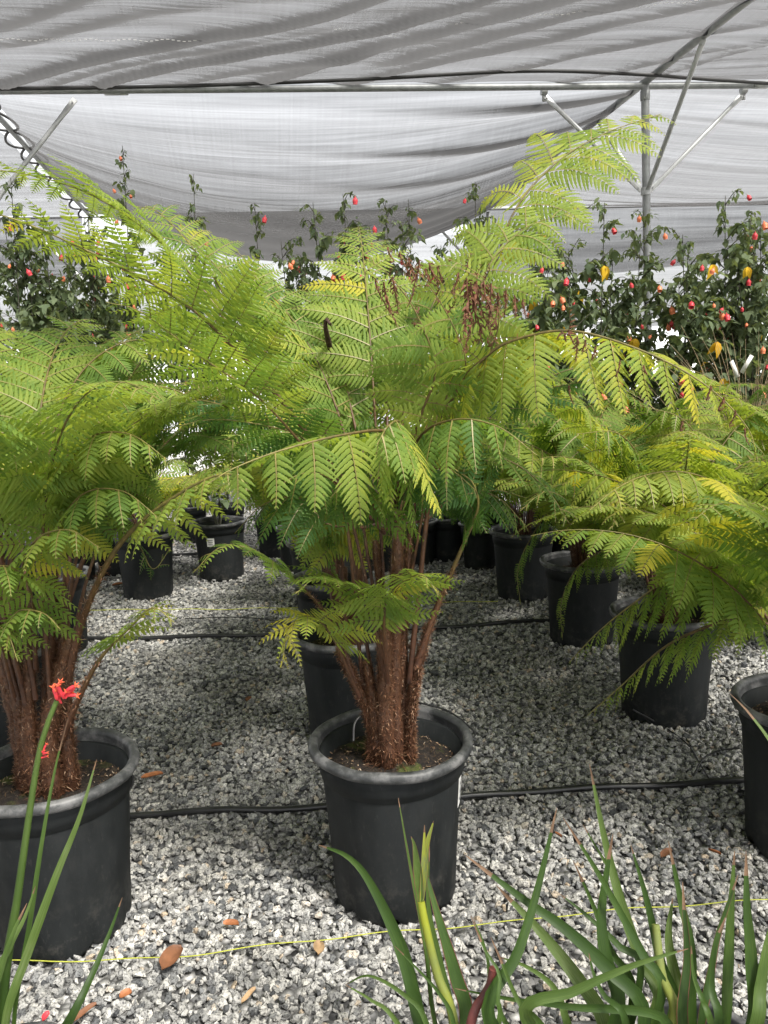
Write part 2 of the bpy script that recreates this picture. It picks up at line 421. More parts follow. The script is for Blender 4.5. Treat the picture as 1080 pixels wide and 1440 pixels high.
# coupling plates on the crossbar
def box(mb, c, ex, ey, ez, mat=0):
    c = np.asarray(c, float); V = [c + sx * ex + sy * ey + sz * ez for sx in (-1, 1) for sy in (-1, 1) for sz in (-1, 1)]
    mb.add(V, [[0, 1, 3, 2], [4, 6, 7, 5], [0, 4, 5, 1], [2, 3, 7, 6], [0, 2, 6, 4], [1, 5, 7, 3]], mat)
ZU = np.array([0, 0, 1.])
def coupling(px, py):
    q = MB(); c = level(px, py, ZP); tube(q, np.array([c - UD * .085, c - UD * .08, c + UD * .08, c + UD * .085]), [.024, .029, .029, .024], 12)
    for s in (-.05, .05): tube(q, np.array([c + UD * s - VD * .03, c + UD * s - VD * .036]), .006, 8)
    return q
coupling(163, 128).build('coupling', M_BRACE, fr)
coupling(1075, 119).build('coupling', M_BRACE, fr)
pipe_part('rafter', uv(.0, -12, ZP + .03), uv(0, BAY_V, ZP + .03), .029, M_STEEL).build('rafter', M_STEEL, fr)
foot = P0.copy(); foot[2] = 0
top = P0.copy(); lowp = at(909, 290, P0[1]); dirp = nrm(lowp - top); foot = top + dirp * (top[2] / -dirp[2])
q = MB(); tube(q, np.stack([np.linspace(top[k] + (.02 if k == 2 else 0), foot[k], 8) for k in range(3)], 1), .030, 14)
tube(q, np.array([top + dirp * .03, top + dirp * .035, top + dirp * .10, top + dirp * .105]), [.03, .036, .036, .03], 14)
q.build('post', M_STEEL, fr)
def along(p, t): return top + dirp * t
def brace(a, b, name='brace', parent=fr):
    """tube with a flattened, bolted tongue at both ends"""
    a = np.asarray(a, float); b = np.asarray(b, float); d = nrm(b - a); L = np.linalg.norm(b - a)
    sd = nrm(np.cross(d, VD)); up = np.cross(sd, d)
    st = [(0, .021, .004), (.10, .021, .004), (.14, .017, .017), (L - .14, .017, .017), (L - .10, .021, .004), (L, .021, .004)]
    q = MB(); ns = 12; ang = np.arange(ns) * 2 * math.pi / ns
    V = np.array([[a + d * s + sd * w * math.cos(t) + up * h * math.sin(t) for t in ang] for s, w, h in st])
    idx = np.arange(len(st) * ns).reshape(len(st), ns)
    fq = np.stack([idx[:-1], np.roll(idx[:-1], -1, 1), np.roll(idx[1:], -1, 1), idx[1:]], -1).reshape(-1, 4)
    q.add(V.reshape(-1, 3), fq)
    q.add(V[0], [list(range(ns))]); q.add(V[-1], [list(range(ns))[::-1]])
    for e in (a + d * .03, b - d * .03): tube(q, np.array([e - up * .012, e + up * .012]), .007, 8)
    return q.build(name, M_BRACE, parent)
hub = at(908, 268, P0[1])
def on_bar(px): return level(px, 128 - 7 * px / 907 + 6, ZP) * [1, 1, 0] + np.array([0, 0, ZP - .03])
brace(on_bar(765), hub - UD * .035); brace(on_bar(1046), hub + UD * .035)
brace(uv(0, -.78, ZP), hub - VD * .035); brace(uv(0, .80, ZP), hub + VD * .035)
def bracket(c):
    q = MB(); tube(q, np.array([c - UD * .022, c + UD * .022]), .030, 12); box(q, c - ZU * .045, UD * .014, VD * .004, ZU * .03)
    tube(q, np.array([c - ZU * .055 - VD * .016, c - ZU * .055 + VD * .016]), .008, 8); return q
for px in (765, 1046): bracket(on_bar(px) + [0, 0, .03]).build('bracket', M_BRACE, fr)
# bolted clamp at the brace feet
q = MB(); tube(q, np.array([hub + [0, 0, .02], hub - [0, 0, .035]]), .037, 14); q.build('clamp', M_BRACE, fr)
# left post, its brace and the rafter the cloth is laced to
PL = uv(-BAY_U, 0, ZP)
fl = empty('pipe_frame', (PL[0], PL[1], 0), 'left galvanised post, rafter and brace that the cloth edge is laced to with black cord', 'frame')
q = MB(); tube(q, np.array([PL - [0, 0, .027], PL * [1, 1, 0]]), .03, 14); q.build('post', M_STEEL, fl)
hubL = PL - [0, 0, .80]
brace(on_bar(105), hubL + UD * .035, parent=fl)
pipe_part('rafter', uv(-BAY_U, -12, ZP + .03), uv(-BAY_U, BAY_V, ZP + .03), .026, M_STEEL).build('rafter', M_STEEL, fl)
q = MB()
vv = np.linspace(.02, BAY_V, 400)
for ph in (1, -1):
    w = np.sin(2 * math.pi * vv / .92 + (0 if ph > 0 else math.pi)); w = np.sign(w) * np.abs(w) ** .6 * .105
    C = np.array([uv(-BAY_U + x, y, ZP + .03 - .03 * abs(x) * 10) for x, y in zip(w, vv)])
    tube(q, C, .011, 6)
q.build('lacing_cord', M_CABLE, fl)
# far crossbar, with its own posts and braces (second row)
far = empty('pipe_frame', tuple(uv(0, BAY_V, 0)), 'far galvanised posts and wire behind the shrubs, holding the hanging cloth hem', 'frame')
pipe_part('wire', uv(-11, BAY_V, ZP), uv(9, BAY_V, ZP), .008, M_CABLE, 8).build('wire', M_CABLE, far)
for u in (-BAY_U, 0, BAY_U):
    q = MB(); tube(q, np.array([uv(u, BAY_V, ZP - .027), uv(u, BAY_V, 0)]), .03, 12); q.build('post', M_STEEL, far)
    for s in (-1, 1): brace(uv(u + s * .8, BAY_V, ZP - .03), uv(u + s * .035, BAY_V, ZP - .85), parent=far)
back = empty('pipe_frame', tuple(uv(-1, BAY_V + 3, 0)), 'low outer pipe frame in the open light beyond the hanging cloth', 'frame')
pipe_part('crossbar', uv(-9, BAY_V + 3.4, 2.35), uv(9, BAY_V + 3.4, 2.35), .02, M_STEEL).build('crossbar', M_STEEL, back)
for u in (-7, -4.6, -2.2, .2, 2.6, 5):
    q = MB(); tube(q, np.array([uv(u, BAY_V + 3.4, 2.33), uv(u, BAY_V + 3.4, 0)]), .025, 10); q.build('post', M_BRACE, back)
    brace(uv(u, BAY_V + 3.4, 1.6), uv(u + .7, BAY_V + 3.4, 2.33), parent=back)

def cloth_sheet(name, u0, u1, v0, v1, nu, nv, zf, m, label):
    u = np.linspace(u0, u1, nu); v = np.linspace(v0, v1, nv)
    Ug, Vg = np.meshgrid(u, v)
    Z, D = zf(Ug, Vg)
    W = P0[None, None] * [1, 1, 0] + Ug[..., None] * UD + Vg[..., None] * VD
    W[..., 2] = Z
    idx = np.arange(nu * nv).reshape(nv, nu)
    mb = MB(); mb.add(W.reshape(-1, 3), np.stack([idx[:-1, :-1], idx[:-1, 1:], idx[1:, 1:], idx[1:, :-1]], -1).reshape(-1, 4), 0,
                      dens=D.ravel(), su=Ug.ravel(), sv=Vg.ravel())
    o = mb.build(name, m); tag(o, label, 'shade cloth', 'shade cloth panels of the roof'); return o

def vnoise(u, v, su, sv, seed):
    """cheap smooth noise: a sum of sines"""
    r_ = np.random.default_rng(seed); out = 0
    for k in range(7):
        a, b = r_.normal(size=2); ph = r_.uniform(0, 6.28)
        out = out + np.sin(a * u * su + b * v * sv + ph)
    return out / 3.2

# near panel: diagonal creases sag between the pipes
CRE = [((0, 116), (410, 8), .050, 1.0), ((128, 118), (560, 12), .042, 1.0), ((60, 120), (300, 60), .03, .5), ((360, 112), (760, -12), .055, .8), ((500, 112), (900, 14), .05, .6), ((640, 108), (960, 45), .04, .55),
       ((560, 78), (1000, -40), .05, .7), ((800, 112), (1000, 70), .03, .45), ((0, 60), (240, 10), .06, .45), ((0, 30), (120, 0), .05, .5), ((240, 120), (470, 72), .03, .45), ((930, 100), (1080, 60), .03, .4)]
def to_uv(px, py):
    w = level(px, py, ZP + .045) - P0
    A = np.stack([UD[:2], VD[:2]], 1); return np.linalg.solve(A, w[:2])
CRE_UV = [(to_uv(*a), to_uv(*b), w, s) for a, b, w, s in CRE]
def near_z(U, V):
    Z = ZP + .045 + .0 * U; D = np.zeros_like(U) - .02
    for a, b, w, s in CRE_UV:
        d = nrm(b - a); nn = np.array([-d[1], d[0]]); L = np.linalg.norm(b - a)
        al = (U - a[0]) * d[0] + (V - a[1]) * d[1]; ac = (U - a[0]) * nn[0] + (V - a[1]) * nn[1] + .05 * np.sin(al * 2.1)
        fade = 1 / (1 + np.exp(-(al + .1) * 12)) / (1 + np.exp((al - L * 1.35) * 3))
        gss = np.exp(-(ac / w) ** 2) * fade
        D += 1.0 * s * gss + .10 * s * np.exp(-(ac / (w * 2.6)) ** 2) * fade; Z = Z - .05 * s * gss - .02 * s * np.exp(-(ac / (w * 3)) ** 2) * fade
    ed = np.clip(-V / .35, 0, 1)
    Z = Z + .02 * vnoise(U, V, 1.2, 1.6, 3) * ed + .008 * vnoise(U + .6 * V, V, 3, 9, 4) * ed - .03 * np.sin(np.clip(-V, 0, 12) / 12 * math.pi * 3) ** 2
    D = D + .05 * vnoise(U, V + .25 * U, 1.0, 7, 5) + .04 * vnoise(U, V, 2, 22, 6) + .07 * np.exp(V / .22)
    return Z, D
cloth_sheet('shade_cloth', -11, 9, -12, .02, 420, 620, near_z, M_CLOTH, 'grey shade cloth panel overhead in front of the crossbar, creased with dark diagonal folds')
def far_z(sag, seed, side):
    def f(U, V):
        fu = (U - (-BAY_U)) / BAY_U if side < 0 else U / BAY_U
        fv = V / BAY_V
        su_ = np.clip(np.sin(np.clip(fu, 0, 1) * math.pi), 0, 1) ** .75
        s = sag * su_ * np.sin(np.clip(fv, 0, 1) * math.pi) ** .8
        Z = ZP + .035 - s
        # catenary ripples that run across the bay, gathered towards the right rafter
        gath = np.exp(-((fu - 1.0) / .32) ** 2) if side < 0 else .75 + .35 * fu
        ph = V * (3.6 if side < 0 else 2.1) + .5 * vnoise(U, V, .6, 1.1, seed)
        rp = np.sin(2 * math.pi * ph) * np.clip(.5 + .5 * vnoise(U, V, .5, 2.3, seed + 1), 0, 1.3)
        am = (.010 + .028 * gath) * np.clip(V / .3, 0, 1)
        Z = Z - am * rp
        cr = np.clip(rp, 0, 1.5) ** 2.5
        D = -.16 + .70 * cr * (.22 + gath) + (.95 if side < 0 else .30) * np.clip((V - .12) / 1.4, 0, 1) ** .8 + .05 * vnoise(U, V, .5, 14, seed + 2)  # denser on the ripples, plus a steady darkening away from the crossbar
        D = D + .10 * np.clip(vnoise(U, V, .35, 5, seed + 4), 0, 1) * (fu < 1.2)
        if side < 0: D = D - .10 * np.exp(-((fu - .55) / .35) ** 2) * np.exp(-(fv / .35) ** 2)
        return Z, D
    return f
cloth_sheet('shade_cloth', -BAY_U + .10, -.02, .0, BAY_V, 220, 330, far_z(.90, 21, -1), M_CLOTH_FAR, 'pale grey shade cloth panel sagging in a wide belly behind the crossbar')
cloth_sheet('shade_cloth', .02, BAY_U, .0, BAY_V, 200, 330, far_z(.30, 31, 1), M_CLOTH_FAR, 'light shade cloth panel right of the post, gathered in close wavy ripples')
cloth_sheet('shade_cloth', -BAY_U * 2, -BAY_U - .10, .03, BAY_V, 120, 200, far_z(.35, 41, 1), M_CLOTH_FAR, 'shade cloth panel at the far left beyond the laced rafter')
def out_z(U, V):
    Z = ZP - .25 + .06 * vnoise(U, V, .8, 1.2, 77) - .12 * np.sin((V - BAY_V) * 1.1) ** 2
    return Z, -.34 + .10 * vnoise(U, V, .4, 5, 78)
cloth_sheet('shade_cloth', -14, 12, BAY_V + .08, BAY_V + 15, 120, 160, out_z, M_CLOTH_FAR, 'farthest thin shade cloth panel seen under the hanging hem')
# hanging hem at the far crossbar
def hem(u0, u1, label):
    u = np.linspace(u0, u1, 300); h = np.linspace(0, 1, 26); U, Hh = np.meshgrid(u, h)
    drop = .78 + .06 * np.sin(U * 1.3)
    W = P0 * [1, 1, 0] + U[..., None] * UD + (BAY_V + .03 + .05 * Hh * np.sin(U * 5 + .8 * np.sin(U * 1.7)) + .02 * np.sin(Hh * 14 + U))[..., None] * VD
    W[..., 2] = ZP + .03 - drop * Hh
    idx = np.arange(U.size).reshape(U.shape)
    mb = MB(); mb.add(W.reshape(-1, 3), np.stack([idx[:-1, :-1], idx[:-1, 1:], idx[1:, 1:], idx[1:, :-1]], -1).reshape(-1, 4), 0,
                      dens=(.22 - .12 * Hh + .06 * np.sin(Hh * 20 + U)).ravel(), su=U.ravel(), sv=(Hh * 1).ravel())
    tag(mb.build('shade_cloth_hem', M_CLOTH_FAR), label, 'shade cloth')
hem(-.25, 9, 'grey shade cloth hem hanging from the far wire behind the right-hand shrubs')
hem(-10, -BAY_U - .1, 'grey shade cloth hem hanging at the far left beyond the laced rafter')
# cable that runs over the crossbar and carries the cloth edge
q = MB()
pts = [level(px, py, ZP + .0) for px, py in ((-150, 126), (0, 125), (250, 121), (500, 112), (740, 100), (905, 105), (1000, 112), (1250, 128))]
tube(q, smooth_curve(pts, 120)[0], .013, 8)
tag(q.build('support_cable', M_CABLE), 'black support cable running just above the long crossbar', 'cable')
# stitched seams of white thread on the near cloth
q = MB()
for a, b, nst in (((0, 56), (310, 57), 40), ((470, 41), (560, 50), 14), ((640, 34), (1010, -2), 46)):
    A_, B_ = level(*a, ZP - .02), level(*b, ZP - .02)
    for k in range(nst):
        s0, s1 = k / nst, (k + .55) / nst; off = np.array([0, 0, .006 * math.sin(k * .9)])
        tube(q, np.array([A_ + (B_ - A_) * s0 + off, A_ + (B_ - A_) * s1 + off]), .0012, 4)
tag(q.build('seam_stitching', M_LABEL), 'broken line of white seam stitches on the overhead grey cloth', 'stitching')

# ---------------------------------------------------------------- pots
def make_pot(root, cx, cy, Rr=.21, H=.43, detail=True, sticker=None):
    """grown nursery pot: tapering wall, step below the rolled rim, drainage notches at the foot"""
    k = Rr / .21
    rb, rt = .158 * k, .178 * k
    mb = MB()
    prof = [(rb - .02 * k, .012), (rb - .012 * k, .0), (rb - .004 * k, .004), (rb, .018), (rb + .002 * k, .06)]
    prof += [(rb + (rt - rb) * t, .06 + (H - .15) * t) for t in (.25, .5, .75, .97, 1)]
    prof += [(rt + .001 * k, H - .084), (rt + .005 * k, H - .082), (rt + .006 * k, H - .072), (rt + .0085 * k, H - .070), (rt + .0095 * k, H - .035)]
    prof += [(rt + .006 * k, H - .028), (rt - .005 * k, H - .03), (rb - .008 * k, .02)]
    lathe(mb, prof, cx, cy, 64 if detail else 36)
    # small scalloped drainage feet
    if detail:
        V = mb.v[0]; z = V[:, 2]; an = np.arctan2(V[:, 1] - cy, V[:, 0] - cx)
        low = z < .03
        cut = np.clip(np.cos(an * 8) - .55, 0, 1) * .05 * low
        V[:, 2] += cut
        nb = .0025 * np.sin(an * 3 + 1.3) * np.clip(z / H, 0, 1); V[:, 0] += nb * np.cos(an); V[:, 1] += nb * np.sin(an)
    pot = mb.build('pot', M_POT, root)
    rm = MB(); rr = Rr
    c0 = rr - .013 * k
    ring = [(c0 + .013 * k * math.cos(a), H - .014 * k + .014 * k * math.sin(a)) for a in np.linspace(-2.2, 3.6, 14)]
    ring = [(rt + .009 * k, H - .034)] + ring + [(c0 - .018 * k, H - .040), (c0 - .024 * k, H - .10)]
    lathe(rm, ring, cx, cy, 72 if detail else 36)
    V = rm.v[0]; an = np.arctan2(V[:, 1] - cy, V[:, 0] - cx); V[:, 2] += .0025 * np.sin(an * 2 + cx * 9) + .0012 * np.sin(an * 7 + cx)
    rim = rm.build('rim', M_RIM, pot)
    s = MB(); n = 22; ph = np.arange(40) * 2 * math.pi / 40
    rads = np.linspace(0, c0 - .018 * k, n)
    zz = H - .075
    rows = [[(cx + r * math.cos(a), cy + r * math.sin(a), zz + .02 * max(0, 1 - r / (.12 * k)) + random.uniform(-.005, .005)) for a in ph] for r in rads]
    idx = np.arange(n * 40).reshape(n, 40)
    s.add(rows, np.stack([idx[:-1], np.roll(idx[:-1], -1, 1), np.roll(idx[1:], -1, 1), idx[1:]], -1).reshape(-1, 4))
    s.build('soil', M_SOIL, root)
    if detail:
        c = MB(); pr = stone_protos(5, 8); m_ = 520
        rr_ = np.sqrt(rng.uniform(.12, 1, m_)) * (c0 - .03 * k); aa = rng.uniform(0, 6.28, m_)
        scatter_stones(c, [(V * [1, .45, .3], Fc) for V, Fc in pr], cx + rr_ * np.cos(aa), cy + rr_ * np.sin(aa), np.full(m_, zz + .006), rng.uniform(.002, .008, m_))
        o = c.build('bark_chips', M_CHIP, root, smooth=False); o['kind'] = 'stuff'
    if sticker is not None:
        ang, z0, z1, half = sticker
        st = MB(); a = np.linspace(ang - half, ang + half, 6); zz_ = np.array([z0, z1])
        def rad(z): return rb + (rt - rb) * np.clip((z - .06) / (H - .14), 0, 1) + .002
        V = [(cx + rad(z) * math.cos(t), cy + rad(z) * math.sin(t), z) for z in zz_ for t in a]
        st.add(V, [[i, i + 1, i + 7, i + 6] for i in range(5)])
        lo = st.build('sticker', M_LABEL, pot)
        pr = MB()
        for j in range(3):
            za = z0 + (z1 - z0) * (.2 + .25 * j); zb = za + (z1 - z0) * .1
            V = [(cx + (rad(z) + .0015) * math.cos(t), cy + (rad(z) + .0015) * math.sin(t), z) for z in (za, zb) for t in a[1:5]]
            pr.add(V, [[i, i + 1, i + 5, i + 4] for i in range(3)])
        pr.build('print_bars', M_PRINT, pot)
    return H - .075

# ---------------------------------------------------------------- tree ferns
def pinnule_template(fine):
    if fine:
        st = [(.03, .40), (.16, .52), (.22, .38), (.34, .48), (.40, .34), (.52, .42), (.58, .28), (.70, .33), (.76, .20), (.87, .18)]
    else:
        st = [(.05, .46), (.45, .44), (.78, .26)]
    V = []
    for x, w in st: V += [(x, -w, -.16 * w), (x, 0, 0), (x, w, -.16 * w)]
    V.append((1, 0, 0)); t = len(V) - 1
    q = []
    for i in range(len(st) - 1):
        a = i * 3; q += [[a, a + 3, a + 4, a + 1], [a + 1, a + 4, a + 5, a + 2]]
    a = (len(st) - 1) * 3
    return np.array(V), np.array(q), np.array([[a, t, a + 1], [a + 1, t, a + 2]])
TPL = {True: pinnule_template(True), False: pinnule_template(False)}
G = np.array([0, 0, -1.])

def frond(root, pts, bare=.35, Lp=.27, sp_p=.046, tone=.55, droop=.5, roll=0., r0=.008, sp=.0125, fine=False, dead=0., dead_from=0., plen=.27, lift=.15, upref=None, hair=0, tip_yellow=0., sweep=.45, label=None, hang=0., taper=.72):
    C, L = smooth_curve(pts, 90)
    T = nrm(np.gradient(C, axis=0))
    up = np.array([0, 0, 1.]) if upref is None else nrm(np.asarray(upref, float))
    # frame: normal = up made perpendicular to the rachis, carried along it
    N = np.zeros_like(C)
    hz = C[-1] - C[0]; hz[2] = 0; hz = nrm(hz) if np.linalg.norm(hz) > 1e-3 else np.array([0, -1., 0])
    for i in range(len(C)):
        base = up - .55 * hz * (upref is None)
        v = base - (base @ T[i]) * T[i]
        N[i] = v / (np.linalg.norm(v) + 1e-6)
    S = np.cross(T, N)
    if roll:
        c, s = math.cos(roll), math.sin(roll); N, S = N * c + S * s, S * c - N * s
    blade = MB()
    Tv, Tq, Tt = TPL[fine]
    Lb = L * (1 - bare); npair = max(6, int(Lb / sp_p))
    arc = np.linspace(0, 1, 90)
    for i in range(npair):
        for sg in (1, -1):
            if random.random() < .035: continue
            u = (i + .5 + (.22 if sg > 0 else -.2) + random.uniform(-.12, .12)) / npair
            u = min(max(u, 0), .995)
            prof = (.55 + .45 * min(1, u / .28)) * (1 - u) ** taper * 1.12
            pl = Lp * max(.05, prof) * random.uniform(.80, 1.12)
            s_ = bare + (1 - bare) * u
            o = np.array([np.interp(s_, arc, C[:, k]) for k in range(3)])
            j = min(89, int(s_ * 89)); t, nn, sd = T[j], N[j], S[j] * sg
            a = sweep * (.6 + 1.0 * u) + random.uniform(-.13, .13)
            isdead = dead > 0 and u > dead_from and random.random() < dead
            K = 9; w = np.linspace(0, 1, K)
            d0 = sd * math.cos(a) + t * math.sin(a) + nn * (lift + random.uniform(-.16, .16))
            dflat = nrm(d0)
            hg = hang if np.isscalar(hang) else hang[0 if sg > 0 else 1]
            if hg: d0 = nrm(d0 * (1 - hg) + G * hg * 1.2)
            dr = droop * random.uniform(.75, 1.3) * (2.2 if isdead else 1)
            if isdead: pl *= random.uniform(.35, .7)
            D = d0[None] + dr * 1.5 * (w ** 1.2)[:, None] * G[None] + (t * .25 * (w ** 1.5)[:, None])
            if isdead:
                curl = (w * random.uniform(2.5, 5))[:, None]
                D = D * np.cos(curl) + np.sin(curl) * (nn * random.choice((-1, 1)) + .3 * t)[None]
            D = nrm(D)
            P = o + np.concatenate([[np.zeros(3)], np.cumsum((D[:-1] + D[1:]) / 2 * pl / (K - 1), 0)])
            Nn = np.zeros_like(P); v = nn
            if hg:
                for z_ in np.linspace(0, 1, 7):
                    dz = nrm(dflat * (1 - z_) + D[0] * z_); v = v - (v @ dz) * dz; v = v / (np.linalg.norm(v) + 1e-6)
            for k in range(K):
                v = v - (v @ D[k]) * D[k]; v = v / (np.linalg.norm(v) + 1e-6); Nn[k] = v
            B = np.cross(D, Nn)
            tn = tone + random.uniform(-.10, .10) + tip_yellow * u + (.28 if random.random() < .03 else 0)
            mi = 2 if isdead else 0
            # midrib strip
            hw = (.0015 * (1 - .75 * w))[:, None] * (1 + 1.0 * (sp > .014))
            strip = np.concatenate([P - B * hw + Nn * .0012, P + B * hw + Nn * .0012])
            blade.add(strip, [[k, k + 1, K + k + 1, K + k] for k in range(K - 1)], 2 if isdead else 1, tone=tn)
            # pinnules
            spj = sp * (.75 + .25 * min(1, pl / Lp))
            J = max(5, int(pl / spj))
            wj = (np.arange(J) + .45) / J
            lp = pl * plen * np.minimum(1, .8 + 2 * wj) * (1 - wj) ** .72 * 1.18
            lp = np.minimum(lp, .095) * rng.uniform(.9, 1.1, J) * (.55 if isdead else 1); lp = np.maximum(lp, .004)
            Pj = np.stack([np.interp(wj, w, P[:, k]) for k in range(3)], 1)
            Dj = nrm(np.stack([np.interp(wj, w, D[:, k]) for k in range(3)], 1))
            Nj = nrm(np.stack([np.interp(wj, w, Nn[:, k]) for k in range(3)], 1))
            Bj = np.cross(Dj, Nj)
            for s2 in (1, -1):
                a2 = .30 + .25 * wj + rng.uniform(-.06, .06, J)
                Xd = nrm(Bj * s2 * np.cos(a2)[:, None] + Dj * np.sin(a2)[:, None] + Nj * rng.uniform(-.16, .14, J)[:, None] + G * (.06 + .12 * droop))
                Yd = nrm(Dj - np.sum(Dj * Xd, 1)[:, None] * Xd)
                Zd = Nj - np.sum(Nj * Xd, 1)[:, None] * Xd; Zd = nrm(Zd - np.sum(Zd * Yd, 1)[:, None] * Yd)
                wid = np.minimum(pl / J * .82, lp * .34 + .001)
                x = Tv[:, 0][None] * lp[:, None]
                yy = Tv[:, 1][None] * wid[:, None] + (Tv[:, 0] ** 2)[None] * lp[:, None] * .16
                zz = Tv[:, 2][None] * wid[:, None] * 2 - (Tv[:, 0] ** 2)[None] * lp[:, None] * (.14 if not isdead else .8)
                V = Pj[:, None] + x[..., None] * Xd[:, None] + yy[..., None] * Yd[:, None] + zz[..., None] * Zd[:, None]
                off = (np.arange(J) * len(Tv))[:, None, None]
                tj = np.repeat(tn + rng.uniform(-.06, .06, J), len(Tv))
                nb = blade.n
                blade.add(V.reshape(-1, 3), (Tq[None] + off).reshape(-1, 4), mi, tone=tj)
                blade.order.append(((Tt[None] + off).reshape(-1, 3) + nb, mi))
    fo = blade.build('frond', [M_FERN, M_RIB, M_DEAD], root)
    if label: fo['label'] = label
    st = MB()
    rad = r0 * (1 - .88 * arc ** .8)
    tube(st, C, rad, 8, t=arc)
    if hair:
        add_hair(st, C[:int(90 * min(.5, bare * 1.1))], rad, hair)
    st.build('stalk', [M_STALK, M_HAIR], fo)
    return fo

def add_hair(mb, C, rad, n, ln=(.006, .016), mat_i=1):
    m_ = len(C); T = nrm(np.gradient(C, axis=0))
    i = rng.integers(0, m_ - 1, n); f = rng.uniform(0, 1, (n, 1))
    c = C[i] * (1 - f) + C[i + 1] * f; t = T[i]
    d = rng.normal(size=(n, 3)); d = nrm(d - np.sum(d * t, 1)[:, None] * t)
    r = np.broadcast_to(rad, (len(rad),))[i][:, None]
    b = c + d * r * .95
    l = rng.uniform(*ln, (n, 1)); dirn = nrm(d * .75 + t * rng.uniform(-.3, 1.6, (n, 1)) + rng.normal(size=(n, 3)) * .25)
    sd = np.cross(dirn, t); sd = nrm(sd) * .0010
    tip = b + dirn * l; mid = b + dirn * l * .55 + t * l * .1
    V = np.stack([b - sd, b + sd, mid + sd * .7, mid - sd * .7, tip], 1)
    off = (np.arange(n) * 5)[:, None, None]; nb = mb.n
    mb.add(V.reshape(-1, 3), (np.array([[[0, 1, 2, 3]]]) + off).reshape(-1, 4), mat_i, tone=np.repeat(rng.uniform(0, 1, n), 5))
    mb.order.append(((np.array([[[3, 2, 4]]]) + off).reshape(-1, 3) + nb, mat_i))

def arch_pts(base, az, L, e0, e1, bend=1.5, az_curl=0.):
    n = 14; P = [np.asarray(base, float)]
    for k in range(n):
        s = (k + .5) / n; e = e0 + (e1 - e0) * s ** bend; a = az + az_curl * s
        P.append(P[-1] + np.array([math.cos(e) * math.cos(a), math.cos(e) * math.sin(a), math.sin(e)]) * L / n)
    return np.array(P)

def trunk(root, cx, cy, z0, stems, nhair=2500):
    """rusty haired clump of old stalk bases: stems = (dx,dy, top point, r0, r1)"""
    mb = MB(); hb = []
    for (bx, by, topp, r0, r1) in stems:
        P = [(cx + bx, cy + by, z0 - .02), (cx + bx * 1.1, cy + by * 1.1, z0 + (topp[2] - z0) * .4), tuple(topp)]
        C, L = smooth_curve(P, 24); s = np.linspace(0, 1, 24)
        rad = r0 + (r1 - r0) * s + .002 * np.sin(s * 30 + bx * 200)
        tube(mb, C, rad, 10, t=s * .35)
        hb.append((C, rad))
    for C, rad in hb: add_hair(mb, C, rad, nhair // len(stems), (.004, .015))
    # matted roots at the soil line
    C = np.array([[cx, cy, z0 - .01], [cx, cy, z0 + .05]]); 
    add_hair(mb, smooth_curve(C, 8)[0], np.full(8, .055), 260, (.012, .035))
    mb.build('trunk', [M_STALK, M_HAIR], root)

FERN_GROUP = 'potted tree ferns standing on the gravel'
# ---- 1: the fern in the middle
c1 = np.array([.0, 1.85])
p = at(549, 1042, 1.85); c1[0] = p[0]
f1 = empty('potted_fern', (c1[0], c1[1], 0), 'tall tree fern in the middle black pot, with shrivelled brown fronds at its top', 'potted fern', FERN_GROUP)
zs = make_pot(f1, c1[0], c1[1], sticker=(R(-12), .26, .34, .16))
X1, Y1 = c1
def w1(px, py, Y): return at(px, py, Y)
HN = 22000
trunk(f1, X1, Y1, zs, [(-.030, -.01, w1(515, 930, 1.83), .022, .010), (-.008, -.03, w1(540, 850, 1.79), .023, .016), (.016, -.015, w1(561, 705, 1.82), .019, .013), (.034, .01, w1(577, 740, 1.86), .014, .008),
                       (-.046, 0, w1(478, 915, 1.80), .017, .010), (.046, .01, w1(602, 880, 1.85), .016, .009), (-.005, .03, w1(528, 760, 1.9), .015, .008), (.05, -.02, w1(590, 940, 1.80), .011, .002)], HN)
B = lambda px, py, Y: w1(px, py, Y)
HF = dict(fine=True, sp=.0122)
# long frond out to the upper left, and its neighbours
frond(f1, [B(537, 734, 1.84), B(462, 650, 1.80), B(405, 575, 1.76), B(330, 490, 1.70), B(250, 420, 1.64), B(130, 356, 1.58), B(10, 305, 1.52), B(-60, 300, 1.5)], .36, .25, tone=.70, droop=.30, roll=.45, r0=.0080, **HF)
frond(f1, [B(538, 713, 1.87), B(450, 660, 1.90), B(385, 560, 1.95), B(310, 440, 2.0), B(225, 340, 2.05), B(120, 270, 2.08), B(5, 240, 2.1), B(-50, 250, 2.1)], .50, .24, tone=.66, droop=.4, roll=.3, r0=.0068, **HF)
frond(f1, [B(539, 742, 1.88), B(455, 640, 1.95), B(395, 545, 2.02), B(330, 440, 2.1), B(280, 360, 2.2), B(225, 300, 2.3), B(190, 290, 2.4)], .45, .26, tone=.60, droop=.5, roll=-.3, r0=.0058, **HF)
frond(f1, [B(540, 721, 1.9), B(460, 650, 2.0), B(410, 560, 2.05), B(350, 440, 2.1), B(300, 370, 2.15), B(255, 330, 2.2)], .45, .25, tone=.60, droop=.35, roll=.2, r0=.0058, **HF)
frond(f1, [B(525, 960, 1.88), B(470, 650, 1.95), B(425, 540, 2.02), B(385, 450, 2.1), B(355, 380, 2.2), B(330, 350, 2.3)], .40, .27, tone=.56, droop=.4, roll=0, r0=.0058, **HF)
frond(f1, [B(541, 750, 1.82), B(455, 660, 1.72), B(370, 565, 1.6), B(280, 500, 1.5), B(200, 440, 1.42), B(150, 425, 1.38)], .50, .20, tone=.62, droop=.35, roll=.3, r0=.0052, **HF)
